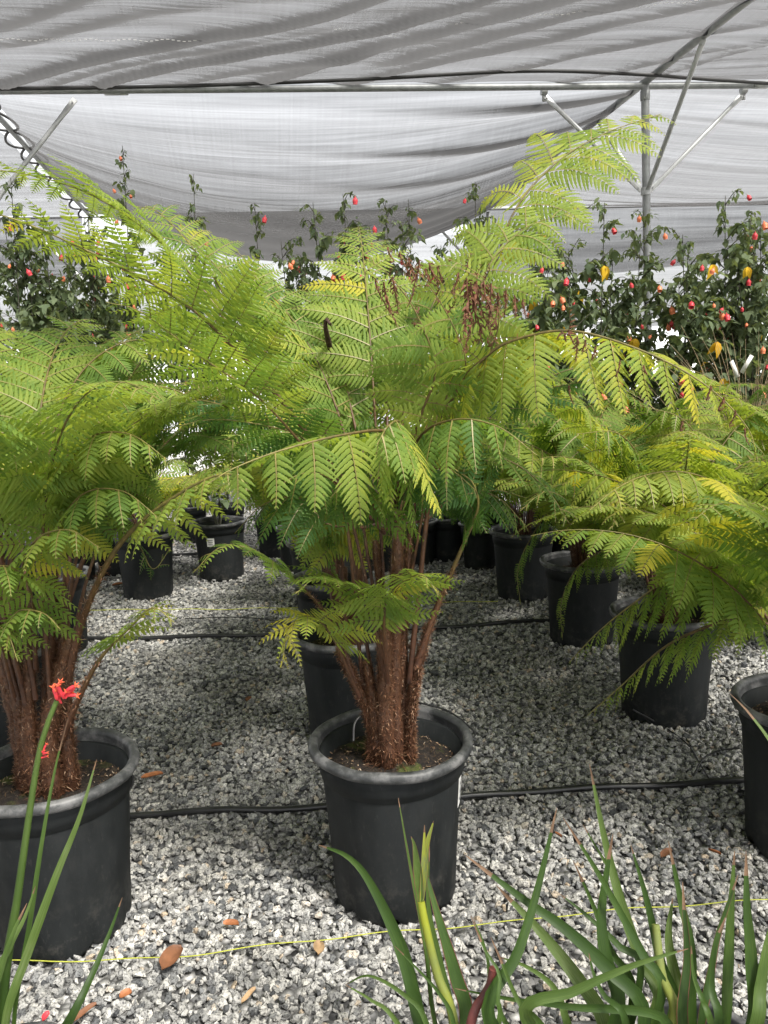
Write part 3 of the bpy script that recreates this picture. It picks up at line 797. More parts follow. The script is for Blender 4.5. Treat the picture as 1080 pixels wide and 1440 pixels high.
# fronds at the back
frond(f1, [B(542, 729, 1.9), B(505, 620, 1.98), B(482, 520, 2.06), B(470, 440, 2.15), B(450, 400, 2.28)], .35, .26, tone=.60, droop=.35, r0=.0058, **HF)
frond(f1, [B(543, 708, 1.9), B(545, 620, 2.0), B(540, 520, 2.1), B(520, 430, 2.2), B(490, 390, 2.4)], .35, .28, tone=.55, droop=.4, r0=.0058, **HF)
frond(f1, [B(544, 737, 1.88), B(590, 590, 1.8), B(612, 520, 1.76), B(585, 440, 1.74), B(545, 385, 1.72), B(515, 365, 1.70)], .42, .22, tone=.62, droop=.55, dead=.7, dead_from=.5, upref=(.2, -1, .5), r0=.0058, label='arching frond with brown shrivelled leaflets near its tip', **HF)
frond(f1, [B(550, 960, 1.88), B(625, 570, 1.8), B(655, 512, 1.74), B(625, 435, 1.70), B(580, 375, 1.68), B(535, 345, 1.66)], .48, .22, tone=.70, droop=.6, dead=.7, dead_from=.45, upref=(.2, -1, .5), r0=.0058, label='frond with a crest of brown shrivelled leaflets', **HF)
frond(f1, [B(545, 716, 1.9), B(640, 580, 1.82), B(695, 480, 1.74), B(698, 420, 1.70), B(672, 385, 1.68), B(625, 362, 1.66)], .50, .20, tone=.72, droop=.6, dead=.85, dead_from=.25, upref=(.2, -1, .5), r0=.0052, label='frond with clusters of brown curled leaflets', **HF)
frond(f1, [B(546, 745, 1.92), B(640, 560, 2.05), B(690, 450, 2.15), B(740, 400, 2.2), B(790, 395, 2.25)], .45, .24, tone=.5, droop=.4, r0=.0052, **HF)
# long frond up to the upper right
frond(f1, [B(547, 724, 1.92), B(625, 560, 2.0), B(690, 390, 2.08), B(722, 300, 2.12), B(775, 235, 2.16), B(845, 190, 2.2), B(930, 160, 2.26)], .50, .24, tone=.74, droop=.9, upref=(-.45, -.9, .6), r0=.0068, sp_p=.060, taper=.42, plen=.30, **HF)
frond(f1, [B(548, 753, 1.92), B(615, 560, 1.97), B(665, 440, 2.0), B(690, 370, 2.02), B(740, 320, 2.05), B(800, 300, 2.05)], .55, .22, tone=.70, droop=.9, upref=(-.1, -1, .8), r0=.0052, sp_p=.056, taper=.45, plen=.30, **HF)
# long arching frond to the right
frond(f1, [B(575, 960, 1.84), B(612, 640, 1.82), B(645, 545, 1.79), B(680, 505, 1.76), B(718, 480, 1.73), B(800, 465, 1.68), B(900, 492, 1.62), B(990, 540, 1.57), B(1050, 600, 1.54), B(1066, 650, 1.53)], .42, .26, tone=.80, droop=.6, hang=(.62, .05), lift=.28, roll=-.1, r0=.0080, plen=.34, sp_p=.054, dead=.10, dead_from=.1, sweep=.3, label='long yellow-green frond arching to the right with brown bits along its crest', **HF)
frond(f1, [B(549, 732, 1.9), B(640, 640, 1.95), B(720, 560, 2.0), B(800, 520, 2.0), B(880, 510, 2.0), B(960, 550, 2.0)], .40, .22, tone=.40, droop=.6, r0=.0052, **HF)
# fronds towards us, leaflets hanging like combs
frond(f1, [B(558, 720, 1.80), B(572, 655, 1.74), B(575, 622, 1.68), B(540, 606, 1.58), B(480, 612, 1.48), B(400, 632, 1.40), B(330, 658, 1.35), B(290, 682, 1.33)], .22, .22, tone=.66, droop=.5, roll=.1, hang=(.0, .74), r0=.0068, plen=.40, sp_p=.074, sweep=.15, taper=.5, **HF)
frond(f1, [B(551, 740, 1.82), B(560, 690, 1.74), B(590, 615, 1.66), B(640, 590, 1.56), B(700, 600, 1.50), B(755, 640, 1.46)], .36, .21, tone=.46, droop=.6, hang=(.6, .05), roll=-.1, r0=.0058, **HF)
frond(f1, [B(552, 719, 1.82), B(548, 690, 1.74), B(560, 612, 1.62), B(560, 592, 1.5), B(545, 600, 1.38), B(530, 625, 1.30)], .40, .25, tone=.60, droop=.6, hang=(.75, .6), r0=.0058, plen=.36, sp_p=.07, **HF)
frond(f1, [B(510, 960, 1.84), B(480, 690, 1.80), B(430, 620, 1.74), B(380, 600, 1.68), B(300, 590, 1.62), B(230, 605, 1.58)], .42, .22, tone=.34, droop=.45, roll=.5, r0=.0058, **HF)
frond(f1, [B(553, 748, 1.86), B(610, 680, 1.85), B(660, 640, 1.84), B(720, 650, 1.82), B(770, 690, 1.8), B(800, 735, 1.78)], .38, .21, tone=.42, droop=.6, r0=.0052, **HF)
frond(f1, [B(585, 940, 1.84), B(612, 860, 1.83), B(652, 765, 1.80), B(672, 715, 1.78), B(665, 680, 1.76), B(640, 660, 1.74)], .62, .22, tone=.25, droop=.6, roll=.5, r0=.011, hair=300, **HF)
for (a0, L_, e0, e1, tn, dr, hg, ro) in ((60, 1.0, 80, 5, .56, .4, 0, 0), (95, 1.05, 84, 15, .66, .4, 0, 0), (130, 1.05, 80, 5, .58, .4, 0, 0), (20, .8, 60, -25, .32, .5, .1, 0), (160, .8, 60, -25, .34, .5, .1, 0)):
    a = R(a0); b0 = np.array([X1 + .03 * math.cos(a), Y1 + .03 * math.sin(a), zs + random.uniform(.36, .46)])
    P = np.concatenate([[b0], arch_pts(b0 + np.array([.05 * math.cos(a), .05 * math.sin(a), .25]), a, L_, R(e0), R(e1), 1.25, random.uniform(-.25, .25))])
    frond(f1, P, .40, .24, tone=tn + random.uniform(-.05, .05), droop=dr, hang=hg, roll=ro, r0=.0052, hair=120, **HF)
for (pts, tn) in (([B(554, 727, 1.8), B(500, 740, 1.74), B(470, 680, 1.68), B(430, 665, 1.62), B(380, 690, 1.58)], .30), ([B(555, 706, 1.8), B(560, 730, 1.76), B(590, 670, 1.70), B(630, 660, 1.64), B(670, 690, 1.6)], .28), ([B(556, 735, 1.84), B(600, 730, 1.86), B(650, 690, 1.88), B(700, 700, 1.9), B(740, 740, 1.9)], .34),
                  ([B(557, 714, 1.86), B(470, 740, 1.9), B(420, 700, 1.94), B(370, 710, 1.96), B(330, 750, 1.98)], .36), ([B(558, 743, 1.78), B(532, 740, 1.70), B(520, 690, 1.63), B(490, 675, 1.57), B(465, 700, 1.53)], .48)):
    frond(f1, pts, .40, .19, tone=tn, droop=.6, hang=.4, r0=.005, plen=.31, **HF)
# low fronds
frond(f1, [B(500, 960, 1.80), B(470, 880, 1.78), B(420, 822, 1.75), B(360, 775, 1.72), B(310, 770, 1.70), B(272, 805, 1.68)], .48, .19, tone=.56, droop=.6, r0=.0058, sp_p=.04, hair=300, **HF)
frond(f1, [B(505, 980, 1.78), B(470, 900, 1.72), B(440, 868, 1.68), B(408, 880, 1.64), B(396, 935, 1.60)], .38, .19, tone=.82, droop=.6, r0=.0052, sp_p=.036, tip_yellow=.1, **HF)
frond(f1, [B(545, 960, 1.78), B(522, 870, 1.72), B(500, 830, 1.66), B(450, 812, 1.58), B(415, 835, 1.54)], .36, .21, tone=.62, droop=.5, r0=.006, sp_p=.036, **HF)
frond(f1, [B(545, 960, 1.78), B(540, 880, 1.70), B(548, 835, 1.64), B(590, 808, 1.56), B(618, 838, 1.52)], .36, .20, tone=.66, droop=.5, r0=.006, sp_p=.036, **HF)
frond(f1, [B(539, 888, 1.9), B(580, 700, 1.95), B(620, 720, 2.0), B(690, 690, 2.05), B(740, 700, 2.1)], .3, .20, tone=.3, droop=.5, r0=.007, **HF)
def withered(px, py, Y, L_, n=1):
    q = MB(); o = at(px, py, Y); K = 16; w = np.linspace(0, 1, K)
    an = random.uniform(0, 6.28); h = np.array([math.cos(an), math.sin(an) * .6, 0]); c = w * random.uniform(1.5, 5.5)
    D = nrm(np.array([0, 0, -1.]) * (np.cos(c * .6) + .5)[:, None] + h * (.55 * np.sin(c))[:, None] + rng.normal(size=(K, 3)) * .1)
    P = o + np.cumsum(D, 0) * L_ / K
    tube(q, P, np.linspace(.0018, .0008, K), 4, 0, cap=False)
    for k in range(1, K):
        for sg in (1, -1):
            for m_ in range(2):
                d = nrm(rng.normal(size=3) * .5 + np.cross(D[k], h) * sg + D[k] * .3); l = L_ * .17 * (1 - w[k] * .6) * random.uniform(.6, 1.2)
                b0 = P[k] - D[k] * L_ / K * .5 * m_; cu = np.array([0, 0, -1.]) * l * .5
                sd = nrm(np.cross(d, rng.normal(size=3))) * l * .14
                V = [b0, b0 + d * l * .4 + sd, b0 + d * l * .4 - sd, b0 + d * l * .75 + cu * .5 + sd * .6, b0 + d * l * .75 + cu * .5 - sd * .6, b0 + d * l * .7 + cu * 1.2]
                q.add(np.array(V), [[0, 1, 2], [1, 3, 2], [2, 3, 4], [3, 5, 4]])
    q.build('withered_leaflet', M_DEAD, f1)
for (px, py, Y, L_) in ((528, 388, 1.62, .10), (540, 392, 1.62, .13), (552, 385, 1.62, .12), (545, 345, 1.62, .06), (562, 352, 1.62, .08), (575, 358, 1.62, .12), (590, 362, 1.62, .10), (603, 366, 1.62, .11), (598, 375, 1.62, .07), (615, 372, 1.62, .08), (582, 402, 1.62, .06),
                        (645, 380, 1.6, .10), (655, 385, 1.6, .18), (662, 390, 1.6, .20), (670, 388, 1.6, .19), (680, 390, 1.6, .15), (690, 395, 1.6, .12), (655, 430, 1.6, .12), (664, 440, 1.6, .11), (700, 408, 1.6, .10), (712, 405, 1.6, .08), (724, 412, 1.6, .10), (735, 420, 1.6, .07),
                        (800, 462, 1.62, .07), (812, 470, 1.6, .08), (824, 476, 1.6, .06), (838, 484, 1.6, .07), (872, 505, 1.58, .05), (800, 540, 1.62, .06), (1000, 540, 1.53, .06), (1018, 556, 1.52, .06), (1035, 575, 1.52, .06), (960, 590, 1.52, .05), (1048, 600, 1.52, .05), (905, 512, 1.57, .05)):
    withered(px, py, Y, L_ * .75)
# dried unopened crozier
q = MB(); C, _ = smooth_curve([B(530, 720, 2.0), B(490, 590, 2.12), B(468, 505, 2.05), B(458, 462, 1.95), B(459, 449, 1.94), B(464, 456, 1.93)], 40)
tube(q, C, np.concatenate([np.linspace(.003, .004, 26), np.linspace(.005, .008, 8), np.linspace(.007, .004, 6)]), 8, t=np.zeros(40)); add_hair(q, C, np.full(40, .005), 260, (.003, .008))
o = q.build('crozier', [M_CROZ, M_CROZ], f1); o['label'] = 'dark dried fern crozier that never opened'

# ---- 2: the fern at the left edge
pl_ = at(67, 1055, 1.76); XL, YL = pl_[0], 1.76
f2 = empty('potted_fern', (XL, YL, 0), 'large tree fern at the left edge in a black pot behind the red flower', 'potted fern', FERN_GROUP)
zs = make_pot(f2, XL, YL)
trunk(f2, XL, YL, zs, [(-.05, 0, at(10, 880, 1.78), .022, .013), (.02, -.03, at(102, 895, 1.72), .026, .018), (.0, .03, at(75, 800, 1.82), .020, .011), (-.02, -.03, at(45, 850, 1.72), .020, .012), (.045, .0, at(90, 930, 1.76), .022, .012), (-.07, .02, at(-20, 860, 1.8), .024, .014), (.02, .04, at(85, 820, 1.84), .02, .012)], 22000)
frond(f2, [at(85, 1010, 1.74), at(105, 910, 1.70), at(128, 840, 1.67), at(165, 770, 1.63), at(215, 720, 1.58), at(285, 676, 1.52), at(330, 668, 1.48), at(350, 690, 1.46)], .60, .17, tone=.72, droop=.6, hang=.4, r0=.012, hair=500, plen=.25, **HF)
frond(f2, [at(88, 1040, 1.72), at(112, 980, 1.68), at(142, 925, 1.64), at(185, 880, 1.60), at(215, 855, 1.57), at(245, 875, 1.55)], .55, .15, tone=.70, droop=.7, r0=.009, hair=200, sp_p=.036, **HF)
frond(f2, [at(80, 900, 1.80), at(140, 740, 1.86), at(190, 760, 1.9), at(215, 800, 1.92), at(240, 770, 1.95)], .4, .14, tone=.35, droop=.4, r0=.006, **HF)
crL = at(45, 800, 1.78)
for k, (az, L_, e0, e1, tn, dr) in enumerate([(10, .82, 78, -20, .62, .5), (35, .9, 74, -10, .50, .45), (60, 1.0, 78, 0, .50, .4), (-12, .8, 82, -25, .72, .5), (-50, .95, 84, -30, .68, .6), (-80, .85, 78, -50, .56, .8),
                                              (85, 1.1, 80, -5, .55, .4), (120, 1.1, 74, -20, .75, .5), (150, 1.1, 74, -20, .7, .5), (-110, .9, 76, -40, .6, .7), (178, 1.0, 72, -30, .6, .6), (22, .85, 62, -35, .42, .6),
                                              (100, .95, 78, -10, .62, .4), (-140, .9, 70, -40, .6, .6)]):
    a = R(az); b0 = np.array([XL + .05 * math.cos(a), YL + .05 * math.sin(a), zs + random.uniform(.1, .3)])
    P = np.concatenate([[b0], arch_pts(b0 + np.array([.03 * math.cos(a), .03 * math.sin(a), .22]), a, L_ * 1.12, R(e0 + 3), R(e1 + 8), 1.3, random.uniform(-.3, .3))])
    frond(f2, P, .36, .25, tone=tn, droop=dr, r0=.0065, roll=random.uniform(-.2, .2), **HF)
for (pts, tn, Lp_) in (([at(40, 900, 1.70), at(30, 810, 1.62), at(50, 760, 1.55), at(95, 745, 1.50), at(140, 770, 1.47)], .64, .19), ([at(50, 940, 1.70), at(45, 840, 1.60), at(20, 800, 1.52), at(-20, 800, 1.47), at(-50, 830, 1.45)], .58, .18),
                       ([at(60, 900, 1.72), at(70, 780, 1.66), at(110, 700, 1.60), at(170, 690, 1.55), at(225, 730, 1.52)], .54, .21), ([at(30, 960, 1.68), at(15, 890, 1.60), at(25, 860, 1.55), at(60, 862, 1.50), at(85, 885, 1.48)], .52, .13),
                       ([at(20, 980, 1.70), at(0, 900, 1.62), at(-10, 880, 1.56), at(10, 890, 1.52), at(25, 930, 1.50)], .64, .12), ([at(60, 820, 1.74), at(60, 700, 1.70), at(40, 640, 1.62), at(0, 620, 1.56), at(-40, 650, 1.52)], .66, .22),
                       ([at(65, 820, 1.74), at(85, 690, 1.68), at(120, 620, 1.60), at(180, 610, 1.54), at(240, 650, 1.50)], .62, .21)):
    frond(f2, pts, .35, Lp_, tone=tn, droop=.6, hang=.35, r0=.0055, plen=.32, **HF)
for (pts, tn, Lp_) in (([at(68, 850, 1.82), at(92, 650, 1.90), at(150, 562, 1.95), at(235, 545, 1.98), at(315, 592, 2.0)], .60, .22), ([at(72, 850, 1.84), at(108, 680, 1.95), at(180, 606, 2.05), at(262, 618, 2.1), at(318, 668, 2.12)], .50, .21),
                       ([at(68, 850, 1.82), at(70, 640, 1.92), at(110, 530, 2.0), at(180, 480, 2.05), at(260, 490, 2.1), at(320, 530, 2.12)], .48, .22), ([at(60, 840, 1.80), at(120, 720, 1.82), at(170, 690, 1.82), at(230, 720, 1.82), at(262, 770, 1.82)], .46, .18)):
    frond(f2, pts, .35, Lp_, tone=tn, droop=.6, hang=.3, r0=.0055, plen=.32, **HF)
# curled young crosiers
for (px, py) in ():
    q = MB(); tt = np.linspace(0, 1, 40)
    base = at(px - 22, py + 34, 1.52); a = tt ** 1.2 * 9; rr = .009 * (1 - tt) + .003
    cen = at(px, py, 1.5)
    C1 = np.stack([np.linspace(base[k], cen[k] + (-.012 if k == 0 else 0), 20) for k in range(3)], 1)
    C2 = np.stack([cen[0] - rr * np.cos(a), cen[1] + 0 * a, cen[2] + rr * np.sin(a)], 1)
    C = np.concatenate([C1[:-1], C2]); tube(q, C, np.linspace(.004, .004, len(C)), 7, t=np.full(len(C), .1)); add_hair(q, C, np.full(len(C), .004), 250, (.003, .006))
    q.build('crozier', [M_CROZ, M_CROZ], f2)

# ---- the other ferns: same kind, each grown with its own fronds
def fern(cx, cy, label, nfr, Lr, e0r, e1r, tone, extra=(), Rr=.21, H=.43, sp=.017, Lp=.265, trunk_h=.0, sticker=None, azr=(0, 360), detail=True, rise=.15, tall=None):
    root = empty('potted_fern', (cx, cy, 0), label, 'potted fern', FERN_GROUP)
    z = make_pot(root, cx, cy, Rr, H, detail, sticker)
    stems = []
    for k in range(5):
        a = k * 1.256 + cx * 5; stems.append((.03 * math.cos(a), .03 * math.sin(a), (cx + .06 * math.cos(a), cy + .06 * math.sin(a), z + rise + trunk_h + random.uniform(0, .06)), .024, .013))
    trunk(root, cx, cy, z, stems, 4000)
    for k in range(nfr):
        a = R(azr[0] + (azr[1] - azr[0]) * (k + random.uniform(-.3, .3)) / nfr)
        L_ = random.uniform(*Lr); e0 = R(random.uniform(*e0r)); e1 = R(random.uniform(*e1r))
        b0 = np.array([cx + .04 * math.cos(a), cy + .04 * math.sin(a), z + .03])
        P = np.concatenate([[b0], arch_pts(b0 + np.array([.03 * math.cos(a), .03 * math.sin(a), rise + trunk_h]), a, L_, e0, e1, 1.25, random.uniform(-.35, .35))])
        frond(root, P, .28 + .12 * (trunk_h > .2), Lp, tone=tone + .17 + random.uniform(-.18, .16), droop=random.uniform(.4, .8), r0=.0052, sp=sp, roll=random.uniform(-.25, .25), sp_p=.050, hang=random.uniform(0, .45), plen=.32)
    for (pts, kw) in extra: frond(root, pts, **kw)
    return root
def gx_(px, Y):     # world x of a pixel column at ground depth Y
    return at(px, 900, Y)[0]
fern(gx_(490, 2.75), 2.75, 'tree fern in a black pot directly behind the middle fern', 12, (.9, 1.25), (70, 86), (-30, 5), .50, trunk_h=.12, sp=.016)
fern(gx_(473, 3.6), 3.6, 'smaller green fern third in the line behind the middle fern', 11, (.6, .9), (55, 80), (-50, -10), .40, trunk_h=.10)
fern(gx_(457, 4.55), 4.55, 'green fern fourth in the line behind the middle fern, its pot rim just showing', 9, (.6, .85), (50, 78), (-50, -10), .36, sp=.021)
# right-hand row
K0 = dict(bare=.25, Lp=.26, tone=.60, droop=.85, r0=.008, sp=.0128, fine=True, plen=.25, hang=.5, sp_p=.05)
XR0 = at(1145, 1000, 1.98)[0]
fern(XR0, 1.98, 'bright green fern at the right edge whose fronds droop over the pot behind', 16, (.8, 1.15), (55, 86), (-50, 0), .50, sp=.014, extra=[
    ([at(1130, 930, 1.98), at(1110, 830, 2.0), at(1049, 797, 2.05), at(955, 808, 2.14), at(893, 847, 2.2), at(840, 890, 2.25), at(800, 932, 2.28)], dict(K0, bare=.28)),
    ([at(1130, 940, 1.98), at(1100, 890, 2.0), at(1040, 870, 2.05), at(985, 885, 2.1), at(932, 912, 2.15), at(874, 964, 2.2), at(826, 1006, 2.22)], dict(K0, bare=.25, Lp=.20))])
fern(gx_(935, 2.87), 2.87, 'bushy green fern second in the right-hand row, black pot under drooping fronds', 28, (.85, 1.35), (55, 88), (-40, 12), .46, sp=.015, extra=[
    ([at(930, 880, 2.85), at(925, 760, 2.8), at(905, 660, 2.75), at(870, 610, 2.68), at(810, 610, 2.6)], dict(K0, tone=.55, bare=.35)),
    ([at(940, 880, 2.85), at(975, 740, 2.85), at(985, 640, 2.85), at(960, 590, 2.85), at(900, 570, 2.85)], dict(K0, tone=.62, bare=.3))])
fern(gx_(818, 3.78), 3.78, 'bushy fern third in the right-hand row with two fronds hanging over its pot', 28, (.85, 1.4), (52, 88), (-45, 12), .42, sp=.017, extra=[
    ([at(820, 790, 3.75), at(840, 720, 3.7), at(827, 700, 3.6), at(777, 716, 3.5), at(742, 765, 3.45), at(728, 805, 3.42), at(732, 850, 3.4)], dict(K0, bare=.22, tone=.45, Lp=.22)),
    ([at(830, 800, 3.75), at(880, 780, 3.6), at(860, 770, 3.5), at(815, 795, 3.4), at(790, 845, 3.35), at(791, 900, 3.32)], dict(K0, bare=.22, tone=.55, Lp=.20))])
fern(gx_(736, 4.65), 4.65, 'dark green fern fourth in the right-hand row, black pot open to the path', 22, (.85, 1.35), (55, 88), (-40, 8), .38, sp=.020)
fern(gx_(690, 5.7), 5.7, 'small dark fern at the far end of the right-hand row', 10, (.6, .85), (50, 80), (-40, 0), .34, sp=.024, detail=False)
fern(2.05, 3.5, 'bright fern behind the right-hand row at the right edge', 18, (.9, 1.35), (60, 88), (-35, 10), .48, sp=.018, detail=False)
fern(1.85, 4.6, 'mid green fern far right behind the row of pots', 16, (.9, 1.35), (60, 88), (-35, 10), .42, sp=.022, detail=False)
fern(-1.42, 2.75, 'dusty green fern behind the large left-hand fern', 16, (.9, 1.25), (62, 86), (-25, 5), .42, trunk_h=.30, sp=.017)
fern(-1.75, 3.9, 'blue-green fern farther back on the left among the shrubs', 13, (.9, 1.15), (62, 84), (-30, 5), .36, trunk_h=.25, sp=.021, detail=False)

# ---------------------------------------------------------------- flowering shrubs behind
def leaf_shape(kind):
    if kind == 'lobed':
        o = [(0, 0), (.10, .30), (.34, .42), (.48, .22), (.72, .17), (1, 0)]
    else:
        o = [(0, 0), (.18, .20), (.45, .27), (.75, .15), (1, 0)]
    return o
def add_leaf(mb, base, d, up, size, kind, tone, mat=0, droop=.3):
    o = leaf_shape(kind); d = nrm(d); s = nrm(np.cross(d, up)); n_ = np.cross(s, d)
    mid = [base + d * x * size - n_ * droop * size * x * x for x, y in o]
    L_ = [base + d * x * size + s * y * size + n_ * (-droop * size * x * x + .12 * y * size) for x, y in o[1:-1]]
    R_ = [base + d * x * size - s * y * size + n_ * (-droop * size * x * x + .12 * y * size) for x, y in o[1:-1]]
    V = mid + L_ + R_; m_ = len(o); k = m_ - 2
    fq, ft = [], [[0, 1, m_], [0, m_ + k, 1], [m_ - 2, m_ - 1, m_ + k - 1], [m_ - 2, m_ + 2 * k - 1, m_ - 1]]
    for i in range(1, m_ - 2):
        fq += [[i, i + 1, m_ + i, m_ + i - 1], [i + 1, i, m_ + k + i - 1, m_ + k + i]]
    nb = mb.n; mb.add(np.array(V), fq, mat, tone=tone); mb.order.append((np.array(ft) + nb, mat))
BELL = [(.002, .020), (.010, .018), (.017, .008), (.019, -.004), (.015, -.016), (.017, -.022)]
def bell_mesh(m):
    mb = MB(); lathe(mb, BELL, 0, 0, 9); lathe(mb, [(.001, .034), (.004, .024), (.009, .018)], 0, 0, 5); return mb.mesh('flower', m)
BELLS = [bell_mesh(M_RED), bell_mesh(M_CORAL)]
SHRUB_GROUP = 'flowering shrubs in pots along the back'
LFK = 'lobed'
def shrub(px, py, Y, label, dens=1., spread=.30, low=.75, nflow=7, yellow=0, slim=False, tone=.42, coral=.4):
    topp = at(px, py, Y); cx, cy = topp[0], Y
    root = empty('flowering_shrub', (cx, cy, 0), label, 'shrub', SHRUB_GROUP)
    make_pot(root, cx, cy, .16, .33, False)
    lf = MB(); tw = MB(); yl = MB(); spots = []
    H = topp[2]
    ns = 1 if slim else 3
    for s in range(ns):
        tx = cx + (0 if s == 0 else random.uniform(-spread, spread) * .9); ty = cy + (0 if s == 0 else random.uniform(-.2, .2)); tz = H if s == 0 else H - random.uniform(.1, .5)
        C, L_ = smooth_curve([(cx, cy, .25), (cx + (tx - cx) * .3 + random.uniform(-.05, .05), cy + (ty - cy) * .3, .25 + (tz - .25) * .5), (tx, ty, tz)], 40)
        tube(tw, C, np.linspace(.009, .002, 40), 5)
        nside = int((26 if slim else 20) * dens)
        for k in range(nside):
            f = low / H + (1 - low / H) * (k + random.random()) / nside
            b = C[min(39, int(f * 39))]; az = random.uniform(0, 6.283)
            rl = (spread * random.uniform(.3, 1.0)) * (1.05 - f) ** .35 * (1.5 if not slim else .8) + .03
            e = np.array([b[0] + rl * math.cos(az), b[1] + rl * math.sin(az), b[2] + rl * random.uniform(.1, .8)])
            S2, _ = smooth_curve([b, (b + e) / 2 + [0, 0, .04], e], 8); tube(tw, S2, np.linspace(.004, .0012, 8), 4, cap=False)
            nl = 7 + int(rl * 52 * dens)
            for j in range(nl):
                g_ = random.uniform(.15, 1.05); pt = S2[min(7, int(g_ * 7))] + rng.normal(size=3) * .012
                a2 = random.uniform(0, 6.283); dd = np.array([math.cos(a2), math.sin(a2), random.uniform(-1.5, .1)])
                size = random.uniform(.035, .085) * (1.0 - .4 * max(0, f - .85) / .15)
                add_leaf(lf, pt, dd, np.array([random.uniform(-.3, .3), random.uniform(-.3, .3), 1.]), size, 'lobed' if size > .075 else 'plain', tone + random.uniform(-.3, .3))
            spots.append((S2[-1] - [0, 0, .03], f))
    lf.build('foliage', M_SHRUB, root); tw.build('stem', M_TWIG, root)
    random.shuffle(spots)
    for (sp_, f) in spots[:int(nflow * 1.8)]:
        fl_ = bpy.data.objects.new('flower', BELLS[1 if random.random() < coral else 0]); COL.objects.link(fl_)
        fl_.parent = root; s_ = random.uniform(.5, 1.0)
        fl_.location = Vector(sp_) - root.location + Vector((random.uniform(-.03, .03), -random.uniform(.06, .14), -.02)); fl_.scale = (s_, s_, s_); fl_.rotation_euler = (random.uniform(-.5, .5), random.uniform(-.5, .5), random.uniform(0, 6))
    for (sp_, f) in spots[nflow * 2:nflow * 2 + yellow]:
        q = MB()
        for j in range(3): add_leaf(q, np.array(sp_) + [0, -.08, 0], np.array([(j - 1) * .5 + random.uniform(-.2, .2), random.uniform(-.5, .2), -1.]), np.array([random.uniform(-.6, .6), -1, .3]), random.uniform(.05, .095), 'plain', random.uniform(.2, .8), 0, .5)
        q.build('yellow_leaf', M_YELLOW, root)
    return root
SH = [
    (172, 205, 6.0, 'slim tall shrub with a few bell flowers, its tip highest against the pale cloth', .9, .13, 1.3, 5, 0, True),
    (272, 245, 6.1, 'slim leafy shrub next right of the tallest shrub tip, against the cloth', .8, .12, 1.3, 3, 0, True),
    (358, 285, 6.1, 'thin shrub standing alone in the gap left of the middle shrub clump', .8, .13, 1.2, 4, 0, True),
    (440, 285, 5.4, 'shrub with red bells at the left of the middle shrub clump', 1.1, .22, 1.1, 9, 0, False),
    (482, 272, 5.5, 'shrub with many red and coral bells in the middle of the back row', 1.1, .24, 1.1, 9, 0, False),
    (542, 282, 5.5, 'leafy shrub right of the middle shrub clump with drooping leaves', 1.0, .22, 1.1, 6, 0, False),
    (574, 280, 5.7, 'thin shrub tip just left of the tall right-hand fern frond', .8, .15, 1.1, 4, 0, True),
    (668, 256, 5.5, 'shrub half hidden behind the tall right-hand fern frond', .9, .18, 1.0, 5, 0, False),
    (745, 320, 5.0, 'shrub with yellow leaves and a coral bell below the tall fern frond', 1.2, .25, .8, 9, 5, False),
    (800, 350, 5.1, 'dense shrub with coral bells left of the galvanised post', 1.3, .28, .8, 9, 3, False),
    (850, 285, 5.2, 'tall shrub with drooping leaf clusters just left of the post', 1.2, .22, .8, 8, 2, False),
    (905, 295, 5.4, 'leafy shrub standing right in front of the galvanised post', 1.2, .24, .8, 9, 2, False),
    (960, 330, 5.1, 'dense shrub with red bells between the post and the right edge', 1.3, .27, .8, 11, 4, False),
    (1020, 275, 5.1, 'tall shrub near the right edge full of coral bells', 1.3, .27, .8, 13, 3, False),
    (1070, 305, 5.2, 'shrub cut by the right edge with red and coral bells', 1.3, .27, .8, 10, 3, False),
    (15, 250, 5.4, 'dark leafy shrub at the left edge beneath the laced rafter', 1.2, .26, .8, 7, 0, False),
    (60, 310, 5.5, 'dense dark shrub with hanging leaves and red bells at the left', 1.4, .30, .8, 9, 0, False),
    (118, 305, 5.7, 'dark shrub with red bells below the slim tallest shrub', 1.3, .27, .8, 8, 0, False),
    (-40, 290, 5.5, 'shrub outside the left edge reaching in with dark leaves', 1.1, .27, .8, 4, 0, False),
    (300, 400, 6.9, 'low shrub behind the long left frond of the middle fern', 1.0, .25, .8, 6, 3, False),
    (395, 340, 5.6, 'leafy low shrub between the lone thin shrub and the middle clump', 1.2, .26, .9, 8, 0, False),
    (510, 330, 5.9, 'shrub behind the middle clump, partly hidden by fern tips', 1.2, .28, .9, 8, 0, False),
    (620, 345, 5.8, 'shrub behind the withered fern tips', 1.2, .28, .9, 8, 1, False),
    (240, 345, 6.9, 'shrub behind the long left frond of the middle fern, below two slim tips', 1.1, .26, .9, 7, 0, False),
    (890, 385, 5.8, 'low dense shrub filling the gap just left of the post, behind the taller shrubs', 1.2, .30, .7, 7, 2, False),
    (985, 395, 5.9, 'low shrub in the back between the two densest right-hand shrubs', 1.2, .30, .7, 7, 2, False),
    (765, 400, 5.9, 'low shrub in the back above the long arching frond', 1.1, .30, .7, 6, 3, False),
    (95, 335, 6.2, 'shrub in the second row at the left, behind the dark shrubs', 1.2, .32, .8, 7, 0, False),
    (30, 340, 6.4, 'shrub at the left edge in the second row, behind the dark leafy shrub', 1.2, .32, .8, 7, 0, False),
    (165, 350, 6.4, 'shrub in the second row beneath the slim tallest shrub', 1.1, .30, .8, 6, 2, False),
    (1050, 380, 5.9, 'low shrub behind the dry grass near the right edge', 1.2, .30, .7, 7, 2, False),
    (1120, 330, 5.4, 'shrub beyond the right edge with reaching twigs', 1.1, .27, .8, 5, 2, False),
]
for (px, py, Y, lb, de, spd, low, nf, ye, sl) in SH: shrub(px, py, Y, lb, de, spd, low, nf, ye, sl)
